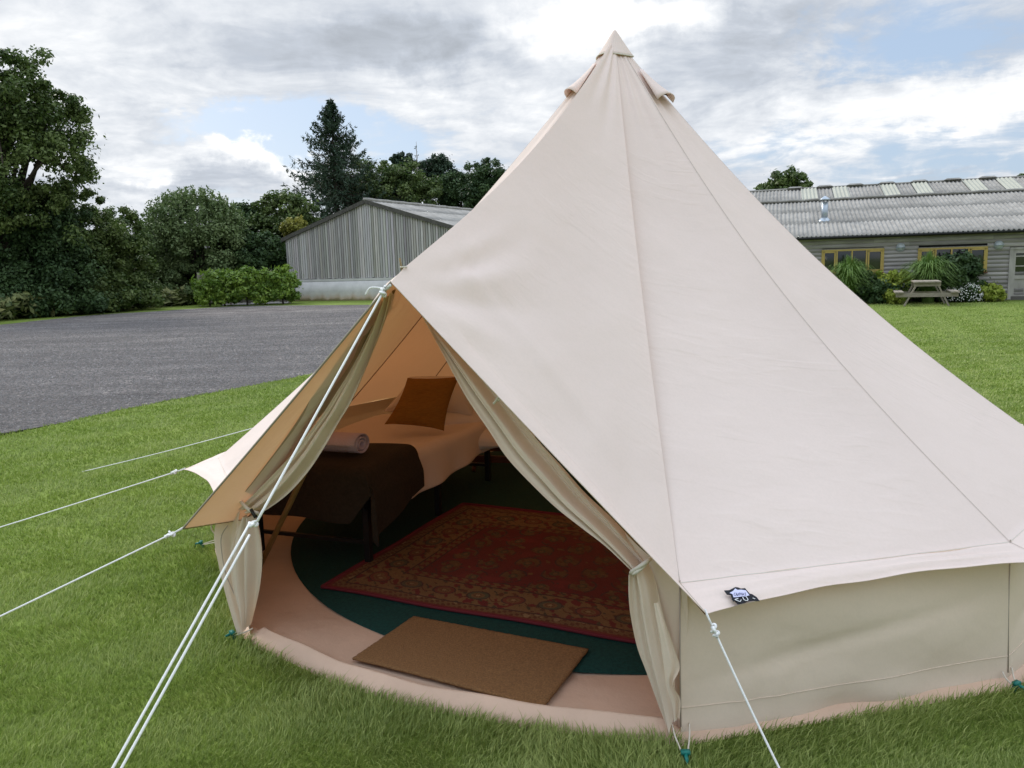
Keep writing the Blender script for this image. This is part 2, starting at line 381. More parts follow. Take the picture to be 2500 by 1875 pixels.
def sector(a0, a1, i0, i1, nt=40):
    """ruled cloth between two seams, with belly, wrinkles and the overhanging eave"""
    A = seamcurve(a0 if a0 == 'ridge' else a0, ss); B = seamcurve(a1 if a1 == 'ridge' else a1, ss)
    t = np.linspace(0, 1, nt)[None, :, None]
    Pm = A[:, None]*(1-t)+B[:, None]*t
    nn = np.cross(B[-1]-A[-1], A[5]-A[-1]); nn /= np.linalg.norm(nn); nn = nn if nn[2] > 0 else -nn
    S = ss[:, None]; T = t[..., 0]
    door = 'T' in (i0, i1)
    belly = -.022*np.sin(PI*T)*np.sin(PI*S) if not door else -.02*np.sin(PI*T)*np.sin(PI*S)
    wr = np.zeros_like(belly)
    # fan wrinkles at the top below the cap
    wr += .006*np.exp(-((S-.13)/.11)**2)*np.sin(T*PI*5+S*6)*np.sin(PI*T)
    # sag folds above the wall corner
    for tt in (0, 1): wr += .007*np.exp(-((S-.97)/.10)**2)*np.exp(-((T-tt)/.35)**2)*np.sin((T-tt)*26+S*16)*np.sin(PI*T)
    flat = Pm.reshape(-1, 3)
    wr += (vnoise(flat*1.6, 11, 3)*.006).reshape(wr.shape)*np.sin(PI*T)*np.clip(S*3, 0, 1)
    if door:
        # folds radiating from the pole tip over the door
        tip = seamcurve('ridge', 1.)
        dv = flat-tip; dist = np.linalg.norm(dv, axis=1)
        side = np.array(B[-1]-A[-1]); side /= np.linalg.norm(side)
        up = np.array([0, 0, 1.]); e1 = (A[0]-tip)/np.linalg.norm(A[0]-tip)
        tt_ = (T if i0 == 'T' else 1-T); ang = np.arctan2(tt_*1.2, (1.03-S)+.02)
        D = dist.reshape(wr.shape)
        sr = np.sin(ang*15+.6); wr += .015*np.exp(-((D-.34)/.30)**2)*np.sign(sr)*np.abs(sr)**1.6*np.clip(tt_*9, 0, 1)*np.clip(1.35-D, 0, 1)*np.clip(D*5, 0, 1)*np.clip(ang*1.2, 0, 1)
        tw = np.clip(tt_*6, 0, 1)*np.clip((.95-tt_)*3, 0, 1); wr += .012*np.exp(-((S-.915+.02*np.sin(tt_*4))/.016)**2)*tw+.009*np.exp(-((S-.84-.05*tt_)/.02)**2)*tw*np.clip(1-tt_, 0, 1)
    Pm = Pm+nn*(belly+wr)[..., None]
    if door and i0 == 10:
        Dn = np.linalg.norm(Pm-seamcurve('ridge', 1.), axis=-1)
        Pm = Pm+np.array([-.8, -.25, .12])*(.042*np.exp(-((Dn-.11)/.10)**2)*np.clip((1-T)*12, 0, 1))[..., None]
    # eave overhang
    tA = (tipvec(i0) if i0 != 'T' else TFRONT-A[-1]); tB = (tipvec(i1) if i1 != 'T' else TFRONT-B[-1])
    out = []
    nwid = 9
    tl = np.linspace(0, 1, nt)
    ext = tA[None]*(1-tl)[:, None]+tB[None]*tl[:, None]
    if not door:
        left = i0 >= 8
        sc_ = 1-(.62 if left else .42)*np.sin(PI*tl)**.7
        ext = ext*sc_[:, None]; ext[:, 2] -= .012*np.sin(PI*tl)**.6
        ext[:, 2] += .003*np.sin(tl*23)*np.sin(PI*tl)
    else:
        ends = (A[-1]+tA, B[-1]+tB); ext = ends[0][None]*(1-tl)[:, None]+ends[1][None]*tl[:, None]-Pm[-1]
        ext[:, 2] -= .006*np.sin(PI*tl)
    for k in range(1, nwid+1):
        q = k/nwid
        row = Pm[-1]+ext*q
        row[:, 2] += .012*math.sin(PI*q)*np.sin(PI*tl)
        if not door:
            near_tip = np.exp(-((1-tl)/.35)**2)+np.exp(-(tl/.25)**2)*.5
            row[:, 2] += .013*np.sin(q*17+tl*5)*near_tip*np.sin(PI*tl)**.5
        out.append(row)
    Pm = np.concatenate([Pm, np.array(out)], 0)
    return Pm
SECT = {}
for (a0, a1, i0, i1) in secs:
    Pm = sector(a0, a1, i0, i1); SECT[(i0, i1)] = Pm
    V = Pm.reshape(-1, 3); nu, nt = Pm.shape[:2]
    o = put(RT, 'roof_panel', V, grid(nu, nt)[:, ::-1].copy(), M['canvas'], True)
# seams and hems as narrow raised ribbons
def ribbon(pts, wid, lift, up=None):
    pts = np.array(pts); t = np.gradient(pts, axis=0); t /= np.linalg.norm(t, axis=1)[:, None]
    rad_ = pts-np.array([C0[0], C0[1], pts[:, 2].min()-3.]); rad_ /= np.linalg.norm(rad_, axis=1)[:, None]
    s_ = np.cross(t, rad_); s_ /= np.linalg.norm(s_, axis=1)[:, None]
    a = pts+s_*wid/2+rad_*lift; b = pts-s_*wid/2+rad_*lift
    return np.stack([a, b], 1).reshape(-1, 3), grid(len(pts), 2)
for i in range(11):
    key = (i, i+1) if i < 10 else (10, 'T')
    col_ = SECT[key][:, 0]
    V, Fc = ribbon(col_, .0023, .0022); put(RT, 'seam', V, Fc, M['seam'])
    V, Fc = ribbon(col_, .009, -.004); put(RT, 'seam', V, Fc, M['inseam'])
for k, key in enumerate([(0, 1), (1, 2), (8, 9), (9, 10), (10, 'T'), ('T', 0)]):
    e = SECT[key][-1]; mb = MB(); mb.tube(e, .0022 if k != 4 else .0045, 5); mb.put(RT, 'eave_hem', M['canvas'] if k != 4 else M['hem'], True)
for key in ((0, 1), (1, 2), (8, 9), (9, 10)):
    V, Fc = ribbon(SECT[key][len(ss)-1], .0025, .0022); put(RT, 'eave_seam', V, Fc, M['tie'])
# cap
mb = MB(); apex = np.array([C0[0], C0[1], ZT+.0])
nk = 48; rows = 10; V = []
for i in range(rows):
    q = i/(rows-1)
    for j in range(nk):
        a = 2*PI*j/nk; r = .008+.101*q**.95*(1+.03*math.sin(3*a)); z = ZT+.035-.150*q-.006*math.sin(PI*q)+.010*q*math.sin(2*a+.5)
        V.append((C0[0]+r*math.cos(a), C0[1]+r*math.sin(a), z))
V.append((C0[0], C0[1], ZT+.042))
Fc = [tuple(f) for f in grid(rows, nk, True)]+[(j, (j+1) % nk, rows*nk) for j in range(nk)]
put(RT, 'cap', V, Fc, M['canvas'], True, solid=.004)
mb = MB(); mb.tube([V[(rows-1)*nk+j % nk] for j in range(nk+1)], .004, 5, cap=False); mb.put(RT, 'cap_hem', M['tie'], True)
# vent hoods
def vent(a, s0, s1, half):
    d = dirv(a); tng = np.array([-d[1], d[0]]); V = []; nn_ = 14
    for i in range(9):
        q = i/8; s = s0+(s1-s0)*q
        base = np.array([C0[0]+d[0]*RB*s, C0[1]+d[1]*RB*s, ZT-(ZT-ZE)*s-.19*math.sin(PI*s)])
        wd = .02+half*q
        for j in range(nn_+1):
            f = j/nn_*2-1; h_ = (.005+.045*q**1.6)*math.sqrt(max(0, 1-f*f))
            fl = .0; V.append(base+np.array([tng[0]*wd*f, tng[1]*wd*f, 0])+np.array([d[0], d[1], 1.])*.7071*h_*1.0+np.array([d[0], d[1], 1])*.004)
    put(RT, 'vent_hood', V, grid(9, nn_+1), M['canvas'], True, solid=.003)
    # dark mesh under the mouth
    s = s1-.01; base = np.array([C0[0]+d[0]*RB*s, C0[1]+d[1]*RB*s, ZT-(ZT-ZE)*s-.19*math.sin(PI*s)])
    s2_ = s0+.03; b2 = np.array([C0[0]+d[0]*RB*s2_, C0[1]+d[1]*RB*s2_, ZT-(ZT-ZE)*s2_-.19*math.sin(PI*s2_)])
    up = np.array([d[0], d[1], 1])*.012
    tv = np.array([tng[0], tng[1], 0])
    put(RT, 'vent_mesh', [base+tv*half*.95+up, base-tv*half*.95+up, b2-tv*.02+up, b2+tv*.02+up], [(0, 1, 2, 3)], M['peg_dark'])
vent(-44, .075, .142, .060); vent(-158, .055, .118, .045)
NB = np.array([.542, 2.557]); LB = np.array([-1.255, 3.40]); dd = (LB-NB)/np.linalg.norm(LB-NB); DN = np.array([-dd[1], dd[0]]); DN = DN if DN[1] < 0 else -DN
def dr(x, y, off=0.):
    p0 = NB+DN*off; return at_plane(x, y, (p0[0], p0[1], 0), (DN[0], DN[1], 0))
# centre pole and front A-frame
mb = MB(); mb.tube([(C0[0], C0[1], 0.02), (C0[0], C0[1], ZT-.02)], .019, 12); mb.put(RT, 'centre_pole', M['pole'], True)
TT = seamcurve('ridge', 1.); DN0 = np.array([-.42, -.907])
LF = at_z(612, 1440); RFt = np.array([.93, 2.76, 0])
top = TT+np.array([0, .02, -.05]); topL = dr(958, 706, -.05); topR = dr(994, 688, -.04)
for ft, top in ((LF, topL), (RFt, topR)):
    mb = MB(); mb.tube([ft+np.array([0, 0, .02]), top], .0135, 10); mb.put(RT, 'door_pole', M['pole'], True)
mb = MB(); mb.tube([TT+np.array([0, 0, -.05]), TT+np.array([-.012, -.004, .036])], .0038, 8); mb.put(RT, 'pole_spike', M['pole'], True)
mb = MB(); mb.tube([TT+np.array([.011*math.cos(a), .011*math.sin(a), .004]) for a in np.linspace(0, 2*PI, 14)], .003, 6, cap=False); mb.put(RT, 'eyelet', M['tie'], True)
# walls
nz = 26; nw = 60
zz_ = np.linspace(0, 1, nz)
for i in range(10):
    a, b = dirv(CORN[i]), dirv(CORN[i+1]); t = np.linspace(0, 1, nw)
    V = np.zeros((nz, nw, 3))
    for k, q in enumerate(zz_):
        z = .034+(ZE-.034)*q
        rr = RB*(1.0+.010*(1-q))
        p = C0+(a[None]*(1-t)[:, None]+b[None]*t[:, None])*rr
        mid = (a+b)/np.linalg.norm(a+b)
        fold = .012*math.sin(q*9+1)*np.sin(t*5+i)*np.sin(PI*t)
        low = math.exp(-(q/.16)**2)
        fold = fold+low*(.011*np.sin(t*11+q*9)+.006*np.sin(t*23))*np.sin(PI*t)**.6
        # diagonal tension creases from the lower near corner
        fold = fold+.010*np.exp(-((t-.16-.10*q)/.035)**2)*math.exp(-((q-.25)/.25)**2)+.008*np.exp(-((t-.24-.14*q)/.04)**2)*math.exp(-((q-.2)/.2)**2)
        fold = fold-.010*np.exp(-((q-.30-.35*t)/.05)**2)*np.sin(PI*t)
        bel = .05*math.sin(PI*min(q*1.0, 1))*np.sin(PI*t)*(.35)
        V[k, :, :2] = p+mid[None]*(fold+bel)[:, None]
        V[k, :, 2] = z-.012*low-(low*.010*np.abs(np.sin(t*7+i)))
    put(RT, 'wall_panel', V.reshape(-1, 3), grid(nz, nw), M['wallcanvas'], True)
    # stitched hem line low on the wall
    if i in (0, 1, 9):
        kk = 4; V2, F2 = ribbon(V[kk]+np.array([*(mid*.002), 0]), .003, .0015); 
        mbb = MB(); mbb.tube(V[kk]+np.array([*(mid*.001), 0]), .0016, 4); mbb.put(RT, 'wall_hem', M['wallcanvas'], True)
for i in (0, 1, 10):
    d = dirv(CORN[i]); p = C0+d*RB
    mb = MB(); mb.tube([(p[0]+d[0]*.024, p[1]+d[1]*.024, .045), (p[0]+d[0]*.01, p[1]+d[1]*.01, .3), (p[0]+d[0]*.002, p[1]+d[1]*.002, .56)], .003, 5); mb.put(RT, 'wall_seam', M['seam'], True)
# groundsheet: floor, upstand all round and the lip across the door
nb = 240; V = []; rows = [(.0, .004), (.35, .004), (.7, .005), (.86, .006), (.89, .012), (.92, .007), (.95, .013), (.975, .013), (.982, .034), (.9845, .062), (.986, .066), (.988, .0665), (.990, .063), (.999, .042), (1.008, .018), (1.012, -.004)]
def base_r(th):
    th = (th+93) % 360-93
    if th <= 220.3:
        i = min(int((th+93)//31.33), 9); m_ = (CORN[i]+CORN[i+1])/2
        return RB*math.cos(rad(15.665))/math.cos(rad(th-m_))*1.008
    x = (th-220.3)/(267-220.3); return RB-.035*math.sin(PI*x)
for fr, z in rows:
    for j in range(nb):
        th = -93+360*j/nb; r = base_r(th)*fr*1.008; d = dirv(th)
        
        w1 = .004*math.sin(j*.9)+.004*math.sin(j*.37+1)
        indoor = th > 221.5 and th < 266.5
        zq = z
        if indoor and fr > .965: zq = z*.95 if z > 0 else z; r = r+w1*1.5
        if not indoor and fr > .965: zq = z*.45
        if fr < .95 and fr > .3: zq += .004*math.sin(j*.5+fr*9)
        V.append((C0[0]+d[0]*r, C0[1]+d[1]*r, zq))
put(RT, 'groundsheet', V, grid(len(rows), nb, True), M['sheet'], True)
# stitched edge of the lip
mb = MB(); js = [j for j in range(nb) if 221.5 < -93+360*j/nb < 266.5]; mb.tube([V[11*nb+j] for j in js], .0016, 5); mb.put(RT, 'lip_stitching', M['sheet'], True)

# door plane and cloth flaps
k_ = 2500/2212.
def loft(name, A, B, n, mcount, folds, amp, ph=0., mt='flap', taper=None, bulge=0.):
    A = catmull(A, n); B = catmull(B, n); t = np.linspace(0, 1, mcount)
    V = A[:, None]*(1-t)[None, :, None]+B[:, None]*t[None, :, None]
    q = np.linspace(0, 1, n)[:, None]; tt = t[None, :]
    am = amp*(np.ones((n, 1)) if taper is None else np.interp(q, *zip(*taper)))
    off = am*(np.sin(tt*PI*2*folds+ph+q*2.2)+.35*np.sin(tt*PI*2*folds*2.3+q*5+ph))+bulge*np.sin(PI*tt)
    off = off+(vnoise(V.reshape(-1, 3)*9, 5, 2)*.006).reshape(n, mcount)
    V = V+off[..., None]*np.array([DN[0], DN[1], .0])
    return put(RT, name, V.reshape(-1, 3), grid(n, mcount), M[mt], True)
# right side: rolled flap above the tie
inR = [(925, 690), (965, 765), (1010, 850), (1060, 925), (1100, 985), (1155, 1045), (1205, 1095), (1260, 1140), (1310, 1180), (1364, 1232)]
ouR = [(900, 640), (985, 735), (1050, 805), (1110, 880), (1165, 945), (1215, 1000), (1265, 1060), (1320, 1115), (1365, 1165), (1400, 1205)]
loft('door_flap', [dr(x*k_, y*k_, .02) for x, y in inR], [dr(x*k_, y*k_, -.05) for x, y in ouR], 70, 40, 2.1, .019, .4, bulge=.03)
loA = [(1362, 1236), (1362, 1280), (1366, 1330), (1378, 1395), (1396, 1450), (1420, 1520), (1448, 1592)]
loB = [(1394, 1215), (1412, 1260), (1424, 1310), (1440, 1370), (1452, 1430), (1458, 1480), (1456, 1545)]
loft('door_flap', [dr(x*k_, y*k_, .03) for x, y in loA], [dr(x*k_, y*k_, .02) for x, y in loB], 60, 36, 1.5, .018, 1.2, taper=[(0, 1.), (.5, 1.0), (1, .6)], bulge=.03)
# free hem of the flap spilling out with a wavy edge
wA = [(1412, 1300), (1420, 1350), (1430, 1400), (1436, 1440), (1440, 1480), (1452, 1520), (1456, 1560)]
wB = [(1420, 1305), (1436, 1350), (1452, 1392), (1468, 1442), (1454, 1478), (1470, 1510), (1468, 1552)]
loft('door_flap_hem', [dr(x*k_, y*k_, .085) for x, y in wA], [dr(x*k_, y*k_, .105) for x, y in wB], 60, 12, .8, .010, 0.)
# fixed panel between the door and the wall
pA = [(1350, 1150), (1385, 1230), (1412, 1300), (1432, 1380), (1446, 1470), (1452, 1540), (1458, 1600)]
pB = [(1484, 1272), (1484, 1300), (1484, 1340), (1481, 1400), (1477, 1470), (1472, 1540), (1468, 1610)]
loft('door_panel', [dr(x*k_, y*k_, -.035) for x, y in pA], [dr(x*k_, y*k_, .0) for x, y in pB], 40, 16, .6, .008, .2, 'wallcanvas')
# left side
inL = [(852, 632), (838, 690), (815, 752), (790, 812), (765, 868), (735, 915), (705, 965), (670, 1015), (625, 1065), (578, 1100), (558, 1108)]
ouL = [(838, 650), (802, 728), (770, 790), (738, 842), (706, 890), (672, 935), (640, 975), (605, 1010), (570, 1045), (540, 1075), (524, 1092)]
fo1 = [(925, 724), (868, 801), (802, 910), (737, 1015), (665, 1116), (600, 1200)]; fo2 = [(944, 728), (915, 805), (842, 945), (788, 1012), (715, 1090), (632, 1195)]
loft('door_flap_fold', [dr(x, y, .05) for x, y in fo1], [dr(x, y, -.14) for x, y in fo2], 50, 14, 1.1, .012, .3, 'double_shade')
loft('door_flap', [dr(x*k_, y*k_, .0) for x, y in inL], [dr(x*k_, y*k_, -.02) for x, y in ouL], 70, 40, 2.2, .022, .9, bulge=.03)
lA = [(556, 1112), (565, 1150), (567, 1200), (560, 1260), (550, 1310), (541, 1350)]
lB = [(530, 1112), (512, 1150), (500, 1200), (504, 1260), (520, 1320), (532, 1358)]
loft('door_flap', [dr(x*k_, y*k_, .02) for x, y in lA], [dr(x*k_, y*k_, .05) for x, y in lB], 60, 36, 2.6, .015, 2., taper=[(0, .8), (.5, 1.2), (1, .5)], bulge=.03)
qA = [(524, 1078), (518, 1130), (510, 1200), (516, 1270), (532, 1350)]
qB = [(470, 1120), (466, 1160), (474, 1220), (492, 1300), (516, 1385)]
loft('door_panel', [dr(x*k_, y*k_, .0) for x, y in qA], [dr(x*k_, y*k_, .0) for x, y in qB], 50, 24, 1.3, .012, .3, 'wallcanvas', taper=[(0, .3), (.4, 1.2), (1, 1.)])
zp = [(492, 1135), (478, 1160), (480, 1200), (488, 1240), (500, 1270), (514, 1300), (524, 1318)]
mb = MB(); mb.tube(catmull([dr(x*k_, y*k_, .045) for x, y in zp], 40), .0022, 5); mb.put(RT, 'zip', M['seam'], True)
# ties
mb = MB(); mb.tube(catmull([dr(x*k_, y*k_, o) for x, y, o in [(1412, 1200, .0), (1398, 1212, .06), (1380, 1225, .075), (1364, 1236, .06), (1366, 1240, .02)]], 24), .0075, 6)
mb.tube(catmull([dr(x*k_, y*k_, o) for x, y, o in [(1408, 1204, .0), (1390, 1224, .065), (1372, 1238, .075), (1366, 1240, .05)]], 18), .006, 6); mb.put(RT, 'tie_back', M['tie'], True)
mb = MB(); mb.tube(catmull([dr(x*k_, y*k_, o) for x, y, o in [(516, 1078, .01), (528, 1092, .06), (542, 1104, .075), (556, 1108, .06), (560, 1114, .03)]], 24), .008, 6); mb.put(RT, 'tie_back', M['tie'], True)
mb = MB(); mb.tube([dr(542*k_, 1100*k_, .085), dr(552*k_, 1118*k_, .09)], .007, 8); mb.put(RT, 'toggle', M['peg_dark'], True)
mb = MB(); mb.tube(catmull([dr(x*k_, y*k_, .06) for x, y in [(1084, 842), (1078, 856), (1070, 868), (1066, 872)]], 10), .005, 6)
mb.tube(catmull([dr(x*k_, y*k_, .06) for x, y in [(1086, 846), (1084, 858), (1076, 866)]], 8), .004, 6); mb.put(RT, 'roof_tie', M['tie'], True)
mb = MB(); mb.tube(catmull([dr(x*k_, y*k_, -.02) for x, y in [(806, 800), (808, 815), (803, 830), (800, 846)]], 10), .004, 6)
mb = MB(); mb.tube(catmull([dr(x*k_, y*k_, .0) for x, y in [(468, 1122), (458, 1130), (457, 1142), (464, 1152), (470, 1146), (468, 1130)]], 24), .0035, 6); mb.put(RT, 'hanging_loop', M['tie'], True)
# wall window at the right and one in the back wall
def wallwin(i, t0, t1, z0, z1, mt='window_mesh'):
    a, b = dirv(CORN[i]), dirv(CORN[i+1]); mid = (a+b)/np.linalg.norm(a+b)
    def pt(t, z, o): p = C0+(a*(1-t)+b*t)*RB*1.004+mid*o; return (p[0], p[1], z)
    rim = []
    for t, z in [(t0, z0), (t1, z0)]: rim.append((t, z))
    for q in np.linspace(0, PI, 14): rim.append(((t0+t1)/2+(t1-t0)/2*math.cos(q), z0+(z1-z0)*(.45+.55*math.sin(q))))
    put(RT, 'window', [pt(t, z, .034) for t, z in rim], [tuple(range(len(rim)))], M[mt])
    mb = MB(); mb.tube([pt(t, z, .036) for t, z in rim+[rim[0]]], .008, 6, cap=False); mb.put(RT, 'window_binding', M['binding'], True)
wallwin(1, .30, .62, .17, .42)

# rope and pegs
def rope(a, b, n=24, r=.0035, sag=.0):
    a = np.array(a, float); b = np.array(b, float); t = np.linspace(0, 1, n)[:, None]
    p = a*(1-t)+b*t; p[:, 2] -= sag*np.sin(PI*t[:, 0]); return p
def knot(mb, c, s=.012, seed=0):
    r = np.random.default_rng(seed)
    q = np.linspace(0, 2*PI, 40)
    pts = np.stack([np.sin(q)+2*np.sin(2*q), np.cos(q)-2*np.cos(2*q), -np.sin(3*q)], -1)*s*.34
    th = r.uniform(0, 6.28); Rm = np.array([[math.cos(th), 0, math.sin(th)], [0, 1, 0], [-math.sin(th), 0, math.cos(th)]])
    mb.tube(pts@Rm.T+np.array(c), .0048, 6, cap=False)
def tip_of(i): return seamcurve(CORN[i], 1.)+tipvec(i)
def guy(i, px, py, kdist, label, seed, pegpt=None, kx=None):
    t = tip_of(i) if not isinstance(i, tuple) else np.array(i)
    mb = MB(); e = np.array(pegpt); d = (e-t); L = np.linalg.norm(d); d /= L
    kn = t+d*.05
    mb.tube([t-d*.01, t+d*.05], .003, 6); mb.tube([t-d*.01+np.array([0, 0, .006]), kn], .0025, 6)
    knot(mb, kn, .014, seed); knot(mb, kn+d*.018, .010, seed+1)
    mb.tube(rope(kn, e, 20, sag=.01), .0036, 8)
    if kx: knot(mb, t+d*kx, .014, seed+2); knot(mb, t+d*(kx+.06), .01, seed+3)
    mb.put(RT, 'guy_rope', M['rope'], True)
def rope_ground(i, px, py, ang, seed, kx=None):
    """rope runs from the eave corner outwards in direction ang, passing behind image point; found by intersecting"""
    t = tip_of(i); d2 = dirv(ang); nrm = np.array([-d2[1], d2[0], 0]); p = at_plane(px, py, t, nrm)
    d = p-t; k = t[2]/-d[2]; e = t+d*k; guy(i, 0, 0, 0, '', seed, e, kx); return e
e_l1 = rope_ground(10, 0, 1500, 222, 3)
e_l2 = rope_ground(9, 0, 1283, 193, 8)
e_l3 = at_z(200, 1152); guy(8, 0, 0, 0, '', 14, e_l3, kx=None)
tN = tip_of(0)
# near rope: choose the point on the sight line that keeps a natural slope
d = ray(1905, 1875); bestp = O3+d*(((1.62-.12))/-d[2])
dirn = bestp-tN; e_n = tN+dirn*(tN[2]/-dirn[2]); guy(0, 0, 0, 0, '', 21, e_n)
print('TIPN', tN, 'peg', e_n, 'L1', tip_of(10), e_l1, 'L2', e_l2)
# door guy, doubled below its slider
tF = at_plane(940, 705, (-.413, 2.838, 0), (*dirv(RIDGE), 0)); 
dF = at_plane(297, 1875, tF, (-dirv(RIDGE)[1], dirv(RIDGE)[0], 0))-tF; e_f = tF+dF*(tF[2]/-dF[2]); dFn = dF/np.linalg.norm(dF)
sl_ = at_plane(628, 1272, tF, (-dirv(RIDGE)[1], dirv(RIDGE)[0], 0)); side = np.array([-dirv(RIDGE)[1], dirv(RIDGE)[0], 0])
mb = MB(); mb.tube([TFRONT+np.array([.0, .0, -.01]), tF-dFn*.0], .006, 6); knot(mb, tF, .017, 31); knot(mb, tF+dFn*.02, .015, 32)
mb.tube(catmull([tF, tF+np.array([-.05, 0, .005]), tF+np.array([-.07, 0, -.02])], 10), .004, 6)
lo = sl_+side*-.0; mb.tube(rope(tF, lo, 20), .0040, 8)
knot(mb, lo-side*.018-np.array([0, 0, .012]), .012, 34)
mb.tube([lo, lo-side*.02+np.array([0, 0, -.006])], .004, 6)
up2 = lo+dFn*.045
mb.tube(rope(lo-side*.022+dFn*.01, e_f-side*.03, 20), .0036, 8); mb.tube(rope(up2+side*.0, e_f+side*.0, 20), .0036, 8)
mb.put(RT, 'guy_rope', M['rope'], True)
def peg(p, ang, label, s=1.):
    r = thing('tent_peg', label, 'tent peg', (p[0], p[1], 0), 'plastic pegs round the tent')
    d = dirv(ang); t3 = np.array([d[0], d[1], 0]); sd = np.array([-d[1], d[0], 0])
    c = np.array([p[0], p[1], 0.])
    mb = MB(); a = c+np.array([0, 0, -.12])-t3*.04; b = c+np.array([0, 0, .035])+t3*.012
    mb.bar(a, b, .016*s, .008*s, up=tuple(sd)); mb.bar(a, b, .006*s, .022*s, up=tuple(sd)); mb.put(r, 'shaft', M['peg'])
    mb = MB(); mb.box(b+np.array([0, 0, .004]), (.018*s, .030*s, .012*s), (t3, sd, np.array([0, 0, 1.]))); mb.tube([b+t3*.0, b+t3*.03+np.array([0, 0, -.004]), b+t3*.035+np.array([0, 0, -.022])], [.007, .006, .004], 8)
    mb.put(r, 'head', M['peg'], True)
    return r
pN = at_z(1672, 1858); peg(pN, -93, 'green peg in the grass at the corner nearest the camera, right of the door')
pD = at_z(575, 1562); peg(pD, 220, 'green peg at the left end of the door lip')
pL = at_z(497, 1338); peg(pL, 190, 'green peg standing clear in the lawn left of the tied-back flap')
pR = at_z(2472, 1688); peg(pR, -62, 'green peg at the foot of the wall by the right edge of the photo')
for pg, base, a in ((pN, 0, -93), (pD, 10, 220), (pR, 1, -62), (pL, 9, 189)):
    d = dirv(CORN[base]); b3 = np.array([C0[0]+d[0]*(RB+.02), C0[1]+d[1]*(RB+.02), .055]); sd = np.array([-d[1], d[0], 0])
    mb = MB(); pp = np.array([pg[0], pg[1], .022]); mb.tube(catmull([b3+sd*.03, b3*.5+pp*.5+sd*.022, pp+np.array([*d, 0])*.012, b3*.5+pp*.5-sd*.022, b3-sd*.03], 26), .003, 6); mb.put(RT, 'peg_loop', M['tie'], True)

# badge sewn on the eave
def eave_pt(px, py, lift):
    """point on the near eave band under an image position"""
    Pm = SECT[(0, 1)]; a = Pm[len(ss)-1, 2]; b = Pm[len(ss)-1, 30]; c = Pm[-2, 12]
    n_ = np.cross(b-a, c-a); n_ /= np.linalg.norm(n_); n_ = n_ if n_@(O3-a) > 0 else -n_
    return at_plane(px, py, a+n_*lift, n_)
def bp(u, v): return (1740+u*160/2212, 1400+v*120/1659)
outl = [(385, 580), (560, 570), (760, 465), (850, 475), (950, 515), (1090, 500), (1250, 690), (1330, 705), (1480, 800), (1585, 935), (1400, 925), (1190, 935), (1090, 990), (900, 1030), (840, 1040), (745, 930), (690, 945), (650, 870), (620, 730), (480, 710)]
lil = [(570, 655), (690, 590), (760, 505), (840, 555), (960, 545), (1120, 570), (1170, 640), (1240, 735), (1120, 770), (980, 775), (820, 800), (700, 805), (670, 700)]
bd = put(RT, 'badge', [eave_pt(*bp(u, v), .022) for u, v in outl], [tuple(range(len(outl)))], M['patch'], solid=.002)
put(RT, 'badge_shape', [eave_pt(*bp(u, v), .0255) for u, v in lil], [tuple(range(len(lil)))], M['lilac'], parent=bd)
def strokes(lst, name, mt, r, lift):
    mb = MB()
    for st in lst: mb.tube([eave_pt(*bp(u, v), lift) for u, v in st], r, 5)
    mb.put(RT, name, M[mt], parent=bd)
strokes([[(860, 845), (745, 880), (800, 905), (930, 950), (960, 890)], [(1010, 800), (1050, 880), (1110, 915), (1180, 910), (1190, 870), (1120, 770)], [(1350, 825), (1430, 860)]], 'badge_letters', 'white', .0014, .026)
lt = [[(765, 655), (725, 665), (720, 730), (760, 745)], [(780, 750), (805, 650), (835, 745)], [(790, 715), (825, 712)], [(855, 745), (855, 650), (900, 740), (900, 645)], [(925, 645), (955, 735), (980, 645)], [(1000, 735), (1020, 645), (1060, 730)], [(1010, 700), (1045, 698)], [(1120, 650), (1080, 660), (1110, 700), (1125, 730), (1085, 738)]]
strokes(lt, 'badge_lettering', 'print', .0007, .027)

# ------------------------------------------------------------------ things inside the tent
# carpet disc
nk = 120; V = [(C0[0], C0[1], 0)]; 
for i, (r, z) in enumerate([(.6, .018), (1.2, .019), (1.7, .018), (2.05, .018), (2.06, .011)]):
    for j in range(nk):
        a = 2*PI*j/nk; rr = r*(1+.004*math.sin(5*a)); x, y = C0[0]+rr*math.cos(a), C0[1]+rr*math.sin(a)
        zq = z+(.012*max(0, math.sin(x*9+y*4))*math.exp(-((y-5.9)/.6)**2) if r < 2 else 0)
        V.append((x, y, zq))
V[0] = (C0[0], C0[1], .018)
Fc = [(0, 1+j, 1+(j+1) % nk) for j in range(nk)]+[tuple(int(q)+1 for q in f) for f in grid(5, nk, True)]
r_ = mesh('carpet', V, Fc, M['carpet'], smooth=True); tag(r_, 'round dark green carpet covering most of the tent floor', 'carpet')
# rug
ru = np.array([.906, -.423]); rv = np.array([.423, .906]); r0 = np.array([-1.0, 3.90]); RL, RW = 2.30, 1.52
nx, ny = 460, 304
uu, vv = np.meshgrid(np.linspace(0, 1, nx), np.linspace(0, 1, ny), indexing='ij')
X_ = uu*RL; Y_ = vv*RW
px_ = r0[0]+ru[0]*X_+rv[0]*Y_; py_ = r0[1]+ru[1]*X_+rv[1]*Y_
edge_w = .008*np.sin(X_*7)*np.exp(-Y_/.15)-.008*np.sin(X_*6)*np.exp(-(RW-Y_)/.15)
py_ = py_+edge_w
pz_ = .030+.004*np.sin(X_*6+Y_*2)*np.sin(Y_*7)
de = np.minimum(np.minimum(X_, RL-X_), np.minimum(Y_, RW-Y_))
